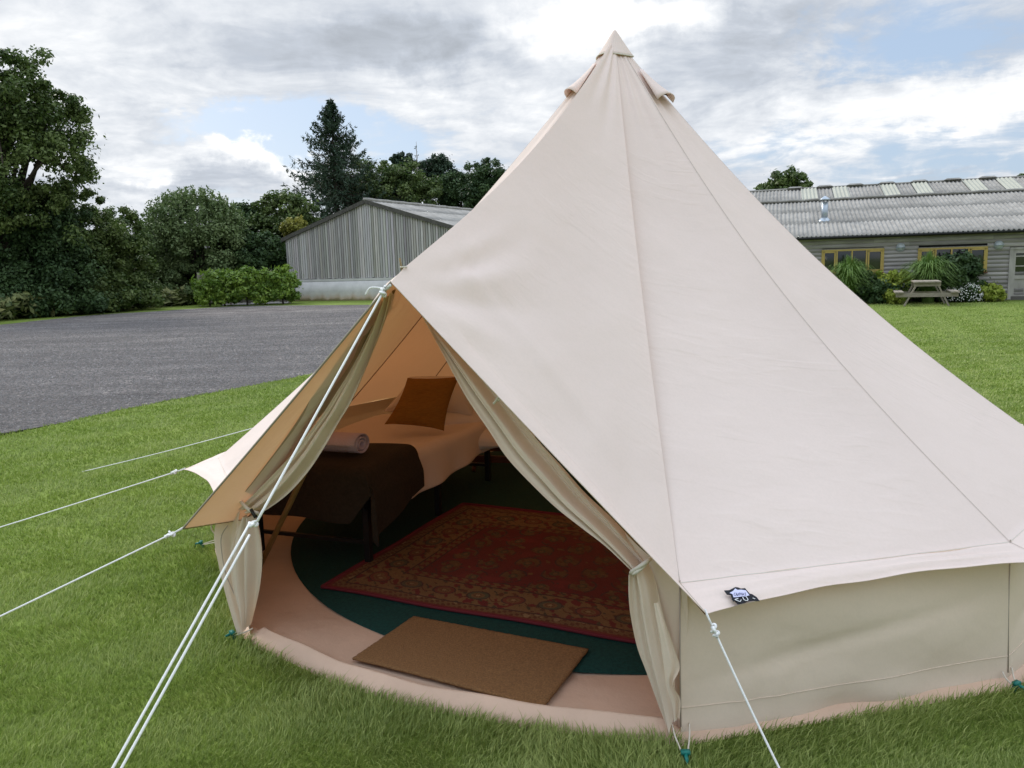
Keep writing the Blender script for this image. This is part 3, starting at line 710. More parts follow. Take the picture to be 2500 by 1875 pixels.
# coordinate along the border
along = np.where(np.minimum(Y_, RW-Y_) < np.minimum(X_, RL-X_), X_, Y_)
red = np.array([.20, .020, .026]); tan = np.array([.25, .150, .060]); dk = np.array([.03, .022, .025]); grn = np.array([.05, .065, .035]); cre = np.array([.36, .25, .12]); brn = np.array([.13, .05, .022])
c = np.tile(red, (nx, ny, 1))*1.
def setc(mask, colr):
    c[mask] = colr
P3 = np.stack([X_.ravel()*40, Y_.ravel()*40, X_.ravel()*0], 1)
s1 = vnoise(P3, 21, 3).reshape(nx, ny); s2 = vnoise(P3*1.7+5, 22, 3).reshape(nx, ny); s3 = vnoise(P3*.35, 23, 2).reshape(nx, ny)
def band(a, b): return (de >= a) & (de < b)
setc(band(.035, .085), tan*.9); setc(band(.035, .085) & (np.sin(along*2*PI/.045)*np.sin((de-.06)*2*PI/.05+along*70) > .1), brn); setc(band(.035, .085) & (s1 > .45), cre)
setc(band(.085, .092), dk)
setc(band(.092, .30), tan)
mot = np.mod(along+.06, .19)-.095; mo2 = de-.196
q1 = np.sqrt((mot/1.25)**2+mo2**2)
m1 = band(.092, .30)
setc(m1 & (s1 > .28), red*.85); setc(m1 & (s2 > .42), grn); setc(m1 & (s1 < -.5), brn)
odd = (np.floor((along+.06)/.19).astype(int) % 2) == 0
setc(m1 & (q1 < .050), dk*1.2); setc(m1 & (q1 < .043) & odd, grn*1.5); setc(m1 & (q1 < .043) & ~odd, red*.7+tan*.25); setc(m1 & (q1 < .028), tan*.9); setc(m1 & (q1 < .021) & (np.sin(np.arctan2(mo2, mot)*8) > 0), brn); setc(m1 & (q1 < .010), cre)
vine = np.abs(mo2-.045*np.sin(along*2*PI/.19)) < .005; setc(m1 & vine & (q1 > .052), brn)
setc(band(.30, .307), dk)
setc(band(.307, .36), tan*.85); setc(band(.307, .36) & (np.sin(along*2*PI/.06+np.sin(de*200)) > .2), red*.8); setc(band(.307, .36) & (s2 > .5), grn)
setc(band(.36, .366), dk)
fld = de >= .366
setc(fld, red*.82)
tile = np.hypot((np.mod(X_, .19)-.095)/.8, (np.mod(Y_+.08*(np.floor(X_/.19) % 2), .19)-.095))
setc(fld & (tile < .078) & (s1 > -.05), tan*.62); setc(fld & (tile < .078) & (s2 > .3), brn); setc(fld & (np.abs(tile-.083) < .006) & (s1 > -.2), dk*1.5); setc(fld & (tile < .03), grn*1.2); setc(fld & (tile < .016), tan*.8)
setc(fld & (s3 > .35) & (tile > .05), red); setc(fld & (s1 > .62), tan*.8); setc(fld & (s2 < -.6), dk*1.6)
fade = np.clip(.28+.22*vnoise(P3*.12, 31, 2).reshape(nx, ny), 0, .6)[..., None]; c = c*.88*(1-fade)+np.array([.14, .062, .036])*fade; c *= (1+.12*s3[..., None])*(.85+.3*rng.random((nx, ny, 1)))
V = np.stack([px_, py_, pz_], -1)
RG = thing('persian_rug', 'red and gold patterned rug with floral borders lying on the green carpet', 'rug', (*(r0+ru*RL/2+rv*RW/2), .02))
put(RG, 'pile', V.reshape(-1, 3), grid(nx, ny)[:, ::-1].copy(), M['rug'], True, c.reshape(-1, 3).clip(0, 1))
mb = MB(); rimp = np.vstack([V[:, 0], V[-1, 1:], V[::-1, -1][1:], V[0, ::-1][1:]])
mb.tube(rimp[::4], .009, 6, cap=False); mb.put(RG, 'binding', M['rugedge'], True)
# doormat
cm = [at_z(x, y, .02) for x, y in [(862, 1616), (1325, 1733), (1436, 1592), (1010, 1511)]]
cu = cm[1]-cm[0]; cv = cm[3]-cm[0]; nx, ny = 90, 50
uu, vv = np.meshgrid(np.linspace(0, 1, nx), np.linspace(0, 1, ny), indexing='ij')
edg = np.minimum(np.minimum(uu, 1-uu)*.88, np.minimum(vv, 1-vv)*.47)
V = cm[0]+uu[..., None]*(cm[1]-cm[0])+vv[..., None]*(cm[3]-cm[0])+(uu*vv)[..., None]*(cm[2]-cm[1]-cm[3]+cm[0])
V[..., 2] = .0285+np.where(edg < .003, -.004, 0)+rng.random((nx, ny))*.002+.004*np.sin(uu*3+1)*(1-vv)
V[..., :2] += (rng.random((nx, ny, 2))-.5)*.003
o = mesh('doormat', V.reshape(-1, 3), grid(nx, ny)[:, ::-1].copy(), M['coir'], smooth=False, solid=.0); tag(o, 'plain brown coir doormat just inside the open tent door', 'doormat')
md = o.modifiers.new('s', 'SOLIDIFY'); md.thickness = .008; md.offset = -1

# bed
BA = np.array([-.80, 4.17]); BLd = np.array([.35, .937]); BLd /= np.linalg.norm(BLd); BWd = np.array([-BLd[1], BLd[0]]); BLn, BWn = 1.90, .80
def B(l, w_, z): p = BA+BLd*l+BWd*w_; return np.array([p[0], p[1], z])
bx_ = np.array([*BLd, 0]); by_ = np.array([*BWd, 0]); bz_ = np.array([0, 0, 1.])
BED = thing('single_bed', 'low single bed on a black metal frame along the left side of the tent', 'bed', B(.95, .4, 0))
for l in (.06, .95, 1.82):
    for w_ in (.04, .76):
        mb = MB(); mb.box(B(l, w_, .19), (.035, .035, .34), (bx_, by_, bz_)); mb.put(BED, 'leg', M['bedmetal'])
mb = MB()
for w_ in (.03, .77): mb.bar(B(0, w_, .36), B(1.9, w_, .36), .03, .04)
for l in (0.02, .5, .95, 1.4, 1.88): mb.bar(B(l, .03, .36), B(l, .77, .36), .03, .03)
mb.bar(B(.06, .04, .14), B(.06, .76, .14), .02, .02); mb.bar(B(1.82, .04, .14), B(1.82, .76, .14), .02, .02)
mb.put(BED, 'frame', M['bedmetal'])
def rbox(l0, l1, w0, w1, z0, z1, e=.04, nl=24, nw=14):
    """superellipsoid cushion-like block in bed coordinates"""
    a = np.linspace(0, 2*PI, 48, endpoint=False); b = np.linspace(-PI/2, PI/2, 24); V = []
    sg = lambda x, p: np.sign(x)*np.abs(x)**p
    for v in b:
        for u in a:
            V.append(B((l0+l1)/2+(l1-l0)/2*sg(math.cos(v), e)*sg(math.cos(u), e), (w0+w1)/2+(w1-w0)/2*sg(math.cos(v), e)*sg(math.sin(u), e), (z0+z1)/2+(z1-z0)/2*sg(math.sin(v), e)))
    return np.array(V), grid(24, 48, True)
V, Fc = rbox(0.01, 1.89, .01, .79, .375, .50, .22); put(BED, 'mattress', V, Fc, M['pillow'], True)
def drape(name, label, cat, l0, l1, w_of_s, mt, foot=False, seed=1, thick=.018, n_l=70, zt=.53, hem=None, root=None, amp=1.):
    """cloth running over the bed: s goes across from the wall side to the hanging near side"""
    ns = 60; V = np.zeros((n_l, ns, 3)); S = np.linspace(0, 1, ns)
    for i in range(n_l):
        q = i/(n_l-1); l = l0+(l1-l0)*q; hh = hem(q)
        # path: from far edge top (w=.82) over to near edge (w=0) then down by hh
        total = .86+hh
        for j, s in enumerate(S):
            dd_ = s*total
            R_ = .06
            if dd_ < .80: w_ = .82-dd_; z = zt+.016*math.sin(w_*5+l*3)*amp
            elif dd_ < .80+R_*PI/2:
                t = (dd_-.80)/R_; w_ = .02-R_*math.sin(t); z = zt-R_*(1-math.cos(t))+.016*math.sin((.02)*5+l*3)*(1-t/1.6)*amp
            else:
                e_ = dd_-.80-R_*PI/2; w_ = .02-R_-(.03 if foot else 0)*min(1, e_*12)-.014*math.sin(l*14+seed)*min(1, e_*5)*amp-(.0 if foot else .08)*e_; z = zt-R_-e_
            V[i, j] = B(l, w_, z)
            if foot:
                over = -l     # beyond the foot end: turn down
                if over > 0:
                    ar = min(over, .08)/.08*PI/2
                    V[i, j] = B(-.05*math.sin(ar)-.012*math.sin(w_*15+seed)*min(1, over*4), w_, max(.05, z-(.05*(1-math.cos(ar))+max(0, over-.08))*max(.12, 1-max(0, dd_-.74)/.22)))
    V += (vnoise(V.reshape(-1, 3)*7, seed, 2)*.006*amp).reshape(n_l, ns, 1)
    o = mesh(name, V.reshape(-1, 3), grid(n_l, ns), M[mt], None, True); tag(o, label, cat)
    md = o.modifiers.new('s', 'SOLIDIFY'); md.thickness = thick; md.offset = 1
    md2 = o.modifiers.new('b', 'SUBSURF'); md2.levels = md2.render_levels = 1
    return o
drape('duvet', 'pale plain duvet spread over the bed and hanging down its side', 'duvet', .40, 1.64, None, 'duvet', hem=lambda q: .215+.012*math.sin(q*5), seed=3, thick=.03)
drape('throw_blanket', 'dark brown wool blanket laid over the foot of the bed', 'blanket', -.33, .56, None, 'throw', foot=True, seed=5, thick=.012, zt=.575, hem=lambda q: .42-.20*q if q > .35 else .36, amp=.6)
def pillow(name, label, cat, c, ax, size, mt, seed=0, pinch=.18, group=None):
    """pillow with corners: c centre, ax three unit axes (width, height, thickness)"""
    n_ = 34; u = np.linspace(-1, 1, n_); U, W = np.meshgrid(u, u, indexing='ij')
    th = ((1-np.abs(U)**3.0)*(1-np.abs(W)**3.0))**.45
    sx = 1-pinch*.5*(1-W**2)*np.abs(U)**4*.6; sy = 1-pinch*.5*(1-U**2)*np.abs(W)**4*.6
    nz_ = (vnoise(np.stack([U.ravel()*4, W.ravel()*4, U.ravel()*0], 1), seed, 3)).reshape(n_, n_)
    Vs = []
    for sgn in (1, -1):
        T_ = sgn*th*size[2]/2*(1+.10*nz_)
        Vs.append(np.array(c)+(U*sx*size[0]/2)[..., None]*ax[0]+(W*sy*size[1]/2)[..., None]*ax[1]+T_[..., None]*ax[2])
    g = grid(n_, n_); V = np.concatenate([Vs[0].reshape(-1, 3), Vs[1].reshape(-1, 3)])
    Fc = np.vstack([g, g[:, ::-1]+n_*n_])
    o = mesh(name, V, Fc, M[mt], None, True); tag(o, label, cat, group); return o, Vs
def tiltax(ld, wd, tilt):
    """axes: width along wd, height leaning back along ld by tilt, thickness normal"""
    wx = np.array([*wd, 0.]); h_ = np.array([*ld, 0.])*math.cos(tilt)+np.array([0, 0, 1.])*math.sin(tilt); n_ = np.cross(wx, h_); return (wx, h_, n_)
def pillow4(name, label, cat, c4, thick, mt, seed):
    # soft square cushion through four corner points (bottom left, bottom right, top right, top left)
    n_ = 36; u = np.linspace(-1, 1, n_); U, W = np.meshgrid(u, u, indexing='ij'); a_, b_, c_, d_ = [np.array(q, float) for q in c4]
    pu = U*(1-.10*(1-W**2)*np.abs(U)**3); pw = W*(1-.10*(1-U**2)*np.abs(W)**3); p, q = ((pu+1)/2)[..., None], ((pw+1)/2)[..., None]
    Pq = a_*(1-p)*(1-q)+b_*p*(1-q)+c_*p*q+d_*(1-p)*q; nn_ = np.cross(b_-a_, d_-a_); nn_ /= np.linalg.norm(nn_)
    th = ((1-np.abs(U)**2.6)*(1-np.abs(W)**2.6))**.5; nz_ = vnoise(np.stack([U.ravel()*3.5, W.ravel()*3.5, U.ravel()*0], 1), seed, 3).reshape(n_, n_)
    V = np.concatenate([(Pq+nn_*(sg*th*thick/2*(1+.14*nz_))[..., None]).reshape(-1, 3) for sg in (1, -1)]); g_ = grid(n_, n_)
    o = mesh(name, V, np.vstack([g_, g_[:, ::-1]+n_*n_]), M[mt], None, True); tag(o, label, cat); return o
cush = pillow4('cushion', 'square rust orange cushion leaning against the white pillows', 'cushion', [at_y(938, 1036, 5.20), at_y(1084, 1052, 5.20), at_y(1122, 918, 5.42), at_y(995, 922, 5.42)], .12, 'cushion', 9)
pillow4('pillow', 'upper white pillow standing behind the rust cushion', 'pillow', [at_y(935, 1004, 5.72), at_y(1152, 1014, 5.68), at_y(1196, 924, 5.95), at_y(1000, 920, 5.95)], .20, 'pillow', 2)
pillow4('pillow', 'lower white pillow poking out to the right beneath the upper one', 'pillow', [at_y(1040, 1046, 5.50), at_y(1216, 1040, 5.70), at_y(1178, 984, 6.05), at_y(1010, 984, 6.05)], .14, 'pillow', 5)
pillow4('pillow', 'lowest pillow at the head end, hanging over the bed side', 'pillow', [at_y(1090, 1094, 5.42), at_y(1226, 1090, 5.58), at_y(1216, 1040, 5.80), at_y(1110, 1046, 5.80)], .12, 'pillow', 6)
# towel roll
mb = MB()
sp_ = []
for t in np.linspace(0, 5.0*PI, 70): sp_.append((.012+.0036*t, t))
tc_ = B(.24, .36, .60+.045); ta = by_*-1; t1_ = bx_; V = []
for (r, t) in sp_:
    for s_ in np.linspace(-.5, .5, 8): V.append(tc_+by_*s_*.42+(t1_*math.cos(t)*1.25+bz_*math.sin(t)*.85)*r)
o = mesh('towel', V, grid(70, 8), M['towel'], None, True, solid=.0); tag(o, 'rolled pale lilac towel lying on the dark blanket at the foot of the bed', 'towel'); md = o.modifiers.new('s', 'SOLIDIFY'); md.thickness = .008
# folding side table beyond the bed
TB = thing('folding_table', 'small dark wooden folding table behind the bed near the door flap', 'table', (-.02, 6.28, 0))
def tb(x, y, z): 
    a = rad(-14); return np.array([-.04+x*math.cos(a)-y*math.sin(a), 6.28+x*math.sin(a)+y*math.cos(a), z])
for sx in (-.24, .24):
    mb = MB(); mb.bar(tb(sx, -.2, .03), tb(sx, .18, .5), .022, .035); mb.put(TB, 'leg', M['darkwood'])
    mb = MB(); mb.bar(tb(sx+.025, .2, .03), tb(sx+.025, -.18, .5), .022, .035); mb.put(TB, 'leg', M['darkwood'])
mb = MB(); mb.bar(tb(-.26, -.19, .13), tb(.28, -.19, .13), .03, .05); mb.bar(tb(-.26, .19, .13), tb(.28, .19, .13), .03, .05); mb.bar(tb(-.26, -.02, .26), tb(.28, -.02, .26), .03, .03); mb.put(TB, 'rail', M['darkwood'])
mb = MB()
for k in range(6): mb.box(tb(0.01, -.20+.08*k, .515), (.62, .068, .018), (tb(1, 0, 0)-tb(0, 0, 0), tb(0, 1, 0)-tb(0, 0, 0), bz_))
mb.put(TB, 'tabletop', M['darkwood'])
mb = MB(); mb.box(tb(-.10, -.05, .545), (.40, .26, .03), (tb(1, 0, 0)-tb(0, 0, 0), tb(0, 1, 0)-tb(0, 0, 0), bz_)); mb.box(tb(-.10, -.05, .572), (.37, .24, .02), (tb(1, .1, 0)-tb(0, 0, 0), tb(-.1, 1, 0)-tb(0, 0, 0), bz_))
o = mesh('folded_cloth', np.vstack(mb.V), mb.F, M['mint']); md = o.modifiers.new('b', 'BEVEL'); md.width = .01; md.segments = 3
tag(o, 'folded pale mint cloth on the wooden folding table', 'cloth')

# ------------------------------------------------------------------ foliage
def leafmat(name, c1, c2, trans, rough=.6):
    mt = bpy.data.materials.new(name); mt.use_nodes = True; mt.node_tree.nodes.clear(); n = NT(mt.node_tree)
    va = n.n('ShaderNodeVertexColor', layer_name='Col'); s_ = n.n('ShaderNodeSeparateColor', i_0=va.outputs[0])
    c = n.mix(s_.outputs[0], c1, c2)
    b = n.n('ShaderNodeBsdfPrincipled'); n.set(b.inputs['Base Color'], c); b.inputs['Roughness'].default_value = rough; b.inputs['Specular IOR Level'].default_value = .25
    t = n.n('ShaderNodeBsdfTranslucent', i_Color=trans); ad = n.n('ShaderNodeAddShader', i_0=b.outputs[0], i_1=t.outputs[0])
    out = n.n('ShaderNodeOutputMaterial'); mt.node_tree.links.new(ad.outputs[0], out.inputs[0]); return mt
L = {}
L['oak'] = leafmat('oak leaf', (.036, .062, .016), (.105, .14, .038), (.015, .030, .005))
L['dark'] = leafmat('dark leaf', (.022, .048, .016), (.055, .095, .030), (.008, .016, .003))
L['willow'] = leafmat('willow leaf', (.075, .115, .042), (.15, .195, .078), (.02, .035, .010))
L['spruce'] = leafmat('spruce needles', (.018, .040, .022), (.050, .080, .045), (.003, .006, .003))
L['laurel'] = leafmat('laurel leaf', (.070, .13, .020), (.18, .26, .042), (.05, .085, .01), .4)
L['gold'] = leafmat('golden leaf', (.12, .13, .02), (.22, .21, .04), (.06, .06, .01))
L['lime'] = leafmat('lime leaf', (.16, .21, .025), (.36, .40, .07), (.06, .08, .01))
L['grassy'] = leafmat('tall grass leaf', (.055, .11, .02), (.17, .26, .06), (.02, .04, .008))
L['bracken'] = leafmat('bracken', (.075, .105, .032), (.22, .22, .085), (.012, .02, .005))
L['flower'] = leafmat('white petals', (.7, .7, .66), (.85, .85, .8), (.05, .05, .05))
L['blade'] = leafmat('grass blade', (.11, .155, .030), (.33, .37, .115), (.045, .075, .012), .5)
M['bark'] = mat('bark', (.06, .048, .036), .95, .3, 10, .02, 20)
M['palebark'] = mat('pale dead bark', (.28, .25, .22), .9, .2, 10)

def leaves(cent, nrm, size, g, aspect=1.6):
    """quads; cent Nx3, nrm Nx3 random normals, size N"""
    n = len(cent); r = g.normal(size=(n, 3)); a = np.cross(nrm, r); a /= np.linalg.norm(a, axis=1)[:, None]+1e-9
    b = np.cross(nrm, a); b /= np.linalg.norm(b, axis=1)[:, None]+1e-9
    a = a*(size*aspect*.5)[:, None]; b = b*(size*.5)[:, None]
    V = np.stack([cent-a, cent-b*.9+a*.1, cent+a, cent+b*.9+a*.1], 1).reshape(-1, 3)
    Fc = np.arange(n*4).reshape(n, 4); return V, Fc
def crown(center, radii, nclump, per, lsize, g, clump=.28, hollow=.35, shape='ball', jag=.25, flat=.8):
    c = np.array(center); rd = np.array(radii)
    d = g.normal(size=(nclump, 3)); d /= np.linalg.norm(d, axis=1)[:, None]
    rr = hollow+(1-hollow)*g.random(nclump)**.6
    lob = 1+jag*vnoise(d*2.3+g.random(3)*9, int(g.integers(1e6)), 2)
    d[:, 2] = np.where(d[:, 2] < -.55, -d[:, 2]*.3, d[:, 2])
    cc = c+d*rd*(rr*lob)[:, None]
    cr = rd.mean()*clump*(.5+.9*g.random(nclump))
    idx = np.repeat(np.arange(nclump), per)
    e = g.normal(size=(len(idx), 3)); e /= np.linalg.norm(e, axis=1)[:, None]; e *= (g.random(len(idx))**.45)[:, None]; e[:, 2] *= flat
    e *= np.where(g.random(len(idx)) < .16, 1+.55*np.abs(g.normal(size=len(idx))), 1)[:, None]
    pos = cc[idx]+e*cr[idx][:, None]
    nr = e+g.normal(size=e.shape)*.6+np.array([0, 0, .4]); nr /= np.linalg.norm(nr, axis=1)[:, None]
    tone = np.clip(.5+.28*(g.normal(size=nclump)[idx])+.22*g.normal(size=len(idx)), 0, 1)
    size = lsize*(.6+.8*g.random(len(idx)))
    return pos, nr, size, tone, cc
def trunk_limbs(mb, base, h, r, targets, g, lean=(0, 0)):
    base = np.array(base, float); topp = base+np.array([lean[0], lean[1], h])
    pts = catmull([base, base+(topp-base)*.35+g.normal(size=3)*[.1, .1, 0]*h*.15, base+(topp-base)*.7+g.normal(size=3)*[.1, .1, 0]*h*.2, topp], 12)
    mb.tube(pts, np.linspace(r, r*.25, 12), 9)
    for t in targets:
        s = pts[int(g.integers(3, 10))]; mid = (s+t)/2+np.array([0, 0, .12*h*g.random()]); q = catmull([s, mid, t], 7)
        mb.tube(q, np.linspace(r*.42, r*.06, 7), 6)
def tree(name, label, cat, base, crowns, h, r, lm, seed, lsize=.16, per=90, ncl=120, group=None, bark='bark', nl=12, **kw):
    g = np.random.default_rng(seed); root = thing(name, label, cat, base, group)
    Vs, Fs, Cs = [], [], []; n0 = 0; allc = []
    for (c, rd) in crowns:
        k = max(12, int(ncl*(np.prod(rd)**(1/3))**2/ (np.prod(crowns[0][1])**(1/3))**2))
        pos, nr, size, tone, cc = crown(c, rd, k, per, lsize, g, **kw); allc.append(cc)
        V, Fc = leaves(pos, nr, size, g); Vs.append(V); Fs.append(Fc+n0); n0 += len(V); Cs.append(np.repeat(tone, 4))
    V = np.vstack(Vs); col = np.repeat(np.concatenate(Cs)[:, None], 3, 1)
    put(root, 'crown', V, np.vstack(Fs), L[lm], False, col)
    cc = np.vstack(allc); mb = MB(); trunk_limbs(mb, base, h, r, cc[g.choice(len(cc), min(nl, len(cc)), replace=False)], g); mb.put(root, 'trunk', M[bark], True)
    return root
def px3(x, y, Yd): return at_y(x, y, Yd)
def ground_at(x, Yd):
    p = at_y(x, 800, Yd); return np.array([p[0], Yd, 0.])
def rpx(px_w, Yd): return px_w/F*Yd

# left oak
Yo = 36.
b = ground_at(35, Yo)
tree('oak_tree', 'tall open-crowned oak at the left edge above the dark hedge', 'tree', b,
     [(px3(20, 330, Yo), (3.5, 2.8, 3.6)), (px3(130, 360, Yo), (2.2, 2.0, 2.5)), (px3(10, 205, Yo), (1.9, 1.7, 1.6)), (px3(178, 480, Yo), (1.5, 1.4, 1.4)), (px3(95, 250, Yo), (1.7, 1.5, 1.4)), (px3(-150, 360, Yo), (3.6, 2.9, 3.8)), (px3(60, 520, Yo), (3.2, 2.4, 2.2))],
     8.5, .35, 'oak', 1, .105, 190, 95, nl=30, hollow=.25, clump=.19, jag=.32)
for k, (x, y, rx, ry, lm, s, name, lb, yd) in enumerate([
    (-60, 560, 3.2, 3.0, 'dark', 3, 'hedge_tree', 'dark bushy tree at the far left edge under the oak', 36),
    (100, 600, 2.5, 2.3, 'dark', 4, 'hedge_tree', 'dark leafy tree filling the space below the oak crown', 37),
    (215, 600, 1.8, 2.1, 'oak', 5, 'hedge_tree', 'narrow dark tree right of the oak with ragged outline', 38.5),
    (290, 620, 1.6, 2.0, 'oak', 6, 'hawthorn', 'olive green hawthorn between the dark trees and the round willow', 40.5)]):
    c = px3(x, y, yd)
    tree(name, lb, 'tree', (c[0], yd, 0), [(c, (rx, rx*.8, ry)), ((c[0]-.2, yd-.2, 1.3), (rx*1.15, rx*.9, 1.5)), ((c[0]+.3, yd-.8, .6), (rx*1.2, rx*.8, .8))], 2.6, .16, lm, s, .10, 170, 120, hollow=.35, clump=.22)
# willow
Yw = 46.; c = px3(475, 605, Yw)
tree('willow', 'large round grey-green willow bush with feathery top behind the gravel', 'tree', (c[0], Yw, 0), [(c, (3.1, 2.5, 2.9)), ((c[0], Yw, 1.5), (3.1, 2.3, 1.6)), ((c[0], Yw-.6, .6), (3.1, 2.2, .8))], 3, .22, 'willow', 11, .095, 240, 170, hollow=.5, clump=.17, jag=.12)
# feather shoots of the willow: extra upright sprays
def sprays(root, c, rd, n, ln, lm, g, per=16, ls=.09):
    Vs = []; 
    th = g.uniform(0, 2*PI, n); ph = np.arccos(g.uniform(.05, 1, n)); d = np.stack([np.cos(th)*np.sin(ph), np.sin(th)*np.sin(ph), np.cos(ph)], 1)
    st = np.array(c)+d*np.array(rd)*.88; dr_ = d*np.array([.5, .5, 1])+np.array([0, 0, .8]); dr_ /= np.linalg.norm(dr_, axis=1)[:, None]
    idx = np.repeat(np.arange(n), per); t = g.random(len(idx)); pos = st[idx]+dr_[idx]*(t*ln*(.6+.7*g.random(n))[idx])[:, None]+g.normal(size=(len(idx), 3))*.05
    nr = g.normal(size=pos.shape); nr /= np.linalg.norm(nr, axis=1)[:, None]
    V, Fc = leaves(pos, nr, ls*(.6+.8*g.random(len(idx))), g, 2.2)
    put(root, 'shoots', V, Fc, L[lm], False, np.repeat(np.repeat(np.clip(.6+.25*g.normal(size=len(idx)), 0, 1), 4)[:, None], 3, 1))
wroot = [o for o in COL.objects if o.name == 'willow'][0]
sprays(wroot, c, (3.1, 2.5, 2.9), 620, .75, 'willow', np.random.default_rng(5))
for k, (x, y, rx, rz, lm, yd, lb) in enumerate([
    (590, 560, 1.6, 1.5, 'dark', 52, 'dark tree peeping out over the right shoulder of the willow'),
    (625, 640, 1.3, 2.0, 'dark', 46, 'deep green tree between the willow and the laurels'),
    (690, 560, 2.3, 2.4, 'oak', 52, 'green tree directly left of the spruce behind the barn corner'),
    (560, 640, 1.5, 2.2, 'dark', 47, 'dark tree behind the left end of the board fence'),
    (880, 470, 3.0, 2.6, 'oak', 62, 'leafy tree touching the right side of the spruce'),
    (985, 470, 2.5, 2.1, 'oak', 60, 'rounded green tree above the barn ridge'),
    (1075, 450, 1.7, 2.3, 'spruce', 64, 'dark pointed tree rising above its neighbours over the barn'),
    (1125, 480, 1.8, 2.0, 'dark', 62, 'drooping dark tree above the barn roof end'),
    (1190, 470, 1.9, 2.2, 'dark', 60, 'feathery tree nearest the tent slope over the barn'),
    (985, 400, .9, .9, 'spruce', 66, 'small dark conifer top beside the bare trunk')]):
    c = px3(x, y, yd); gb = (c[0], yd, 0)
    tree('background_tree', lb, 'tree', gb, [(c, (rx*1.1, rx*.85, rz)), ((c[0], yd, c[2]*.45), (rx*1.1, rx*.8, c[2]*.47))], c[2], .2, lm, 30+k, .125, 150, 130, group='trees behind the barn', hollow=.35, clump=.2)
c = px3(722, 562, 49); tree('golden_bush', 'small yellow-green tree just above the left barn corner', 'bush', (c[0], 49, 0), [(c, (.85, .7, .9))], c[2], .08, 'gold', 71, .12, 60, 40)
# spruce
def conifer(name, label, base, h, rmax, seed, dens=1., lm='spruce', bare=False):
    g = np.random.default_rng(seed); root = thing(name, label, 'tree', base)
    mb = MB(); mb.tube([np.array(base), np.array(base)+[0, 0, h*.6], np.array(base)+[.0, 0, h]], [h*.016, h*.008, .012], 8)
    P_, N_, S_ = [], [], []
    z = h*.06
    while z < h*.985:
        f = 1-z/h; r = rmax*(f**.85)*(1 if not bare else 1); k = int((9 if not bare else 4)+4*f)
        for j in range(k):
            if bare and g.random() < .35: continue
            a = g.uniform(0, 2*PI); rl = r*(.58+.55*g.random()); d = np.array([math.cos(a), math.sin(a), 0])
            t = np.linspace(0, 1, 9)[:, None]; st = np.array(base)+[0, 0, z+g.normal()*.1]
            br = st+d*rl*t+np.array([0, 0, 1])*(-.30*rl*np.sin(t*2.2)+.22*rl*t**2.5)
            mb.tube(br[::2], np.linspace(.03*f+.01, .006, 5), 4)
            nn_ = int((26 if bare else 120)*dens*(.25+rl/rmax)); tt = g.random(nn_)**.7; q = np.array([np.interp(tt, t[:, 0], br[:, i]) for i in range(3)]).T
            sd = np.array([-d[1], d[0], 0]); wd = .15*rl*(1.05-tt)+.06
            q = q+sd*(g.normal(size=nn_)*wd)[:, None]*.8+np.array([0, 0, 1])*(-np.abs(g.normal(size=nn_))*.16-.02)[:, None]
            P_.append(q); nr = g.normal(size=(nn_, 3))+[0, 0, .8]; N_.append(nr/np.linalg.norm(nr, axis=1)[:, None]); S_.append(.085*(.5+g.random(nn_)))
        z += (.42 if not bare else .5)*(.5+.6*f)
    P_ = np.vstack(P_); N_ = np.vstack(N_); S_ = np.concatenate(S_)
    V, Fc = leaves(P_, N_, S_, g, 3.2); put(root, 'crown', V, Fc, L[lm], False, np.repeat(np.repeat(np.clip(.45+.3*g.normal(size=len(P_)), 0, 1), 4)[:, None], 3, 1))
    mb.put(root, 'trunk', M['bark' if not bare else 'palebark'], True); return root
Ys = 58.; tp = px3(806, 238, Ys); conifer('spruce_tree', 'tall dark spruce with ragged tiers rising behind the barn', (tp[0], Ys, 0), tp[2], 8.0, 81, 1.0)
tp = px3(1016, 346, 63); conifer('bare_conifer', 'thin nearly bare conifer trunk sticking up above the trees', (tp[0], 63, 0), tp[2], 1.5, 82, .35, bare=True)
tp = px3(963, 385, 66); conifer('bare_conifer', 'tiny spindly conifer tip left of the taller bare one', (tp[0], 66, 0), tp[2], 1.2, 83, .3, bare=True)
# right background trees
c = px3(1920, 480, 50); tree('round_tree', 'round green tree behind the left end of the long low building', 'tree', (c[0], 50, 0), [(c, (2.1, 1.7, 1.5)), ((c[0]-1.2, 50, c[2]-.4), (1.4, 1.1, 1.1))], c[2], .25, 'oak', 91, .15, 110, 80, hollow=.35, jag=.12, clump=.2)
c = px3(2500, 455, 52); tree('round_tree', 'tip of a tree just showing above the roof at the right edge', 'tree', (c[0], 52, 0), [(c, (.7, .7, .8))], c[2], .15, 'oak', 92, .15, 80, 30)
# laurels in front of the fence
for k, (x, y, rx, rz, lb) in enumerate([(545, 700, .95, .85, 'broad bright laurel bush beside the small one at the fence end'), (600, 696, .95, .95, 'laurel bush second from left with taller leader'), (645, 704, .75, .8, 'third laurel bush, lowest of the row'), (688, 695, .75, .95, 'laurel bush right against the barn corner'), (510, 712, .55, .55, 'small low laurel at the fence end')]):
    c = px3(x, y, 41.3); tree('laurel_bush', lb, 'bush', (c[0], 41.3, 0), [(c, (rx, .6, rz)), ((c[0], 41.3, .5), (rx*1.05, .6, .6))], .9, .05, 'laurel', 101+k, .11, 90, 55, group='laurels by the fence', hollow=.35, clump=.3)
for k, rt_ in enumerate([o for o in COL.objects if o.name.startswith('laurel_bush')]):
    bb_ = rt_.location; sprays(rt_, (bb_.x, bb_.y, .95), (.75, .5, .55), 26, .42, 'laurel', np.random.default_rng(60+k), 12, .10)
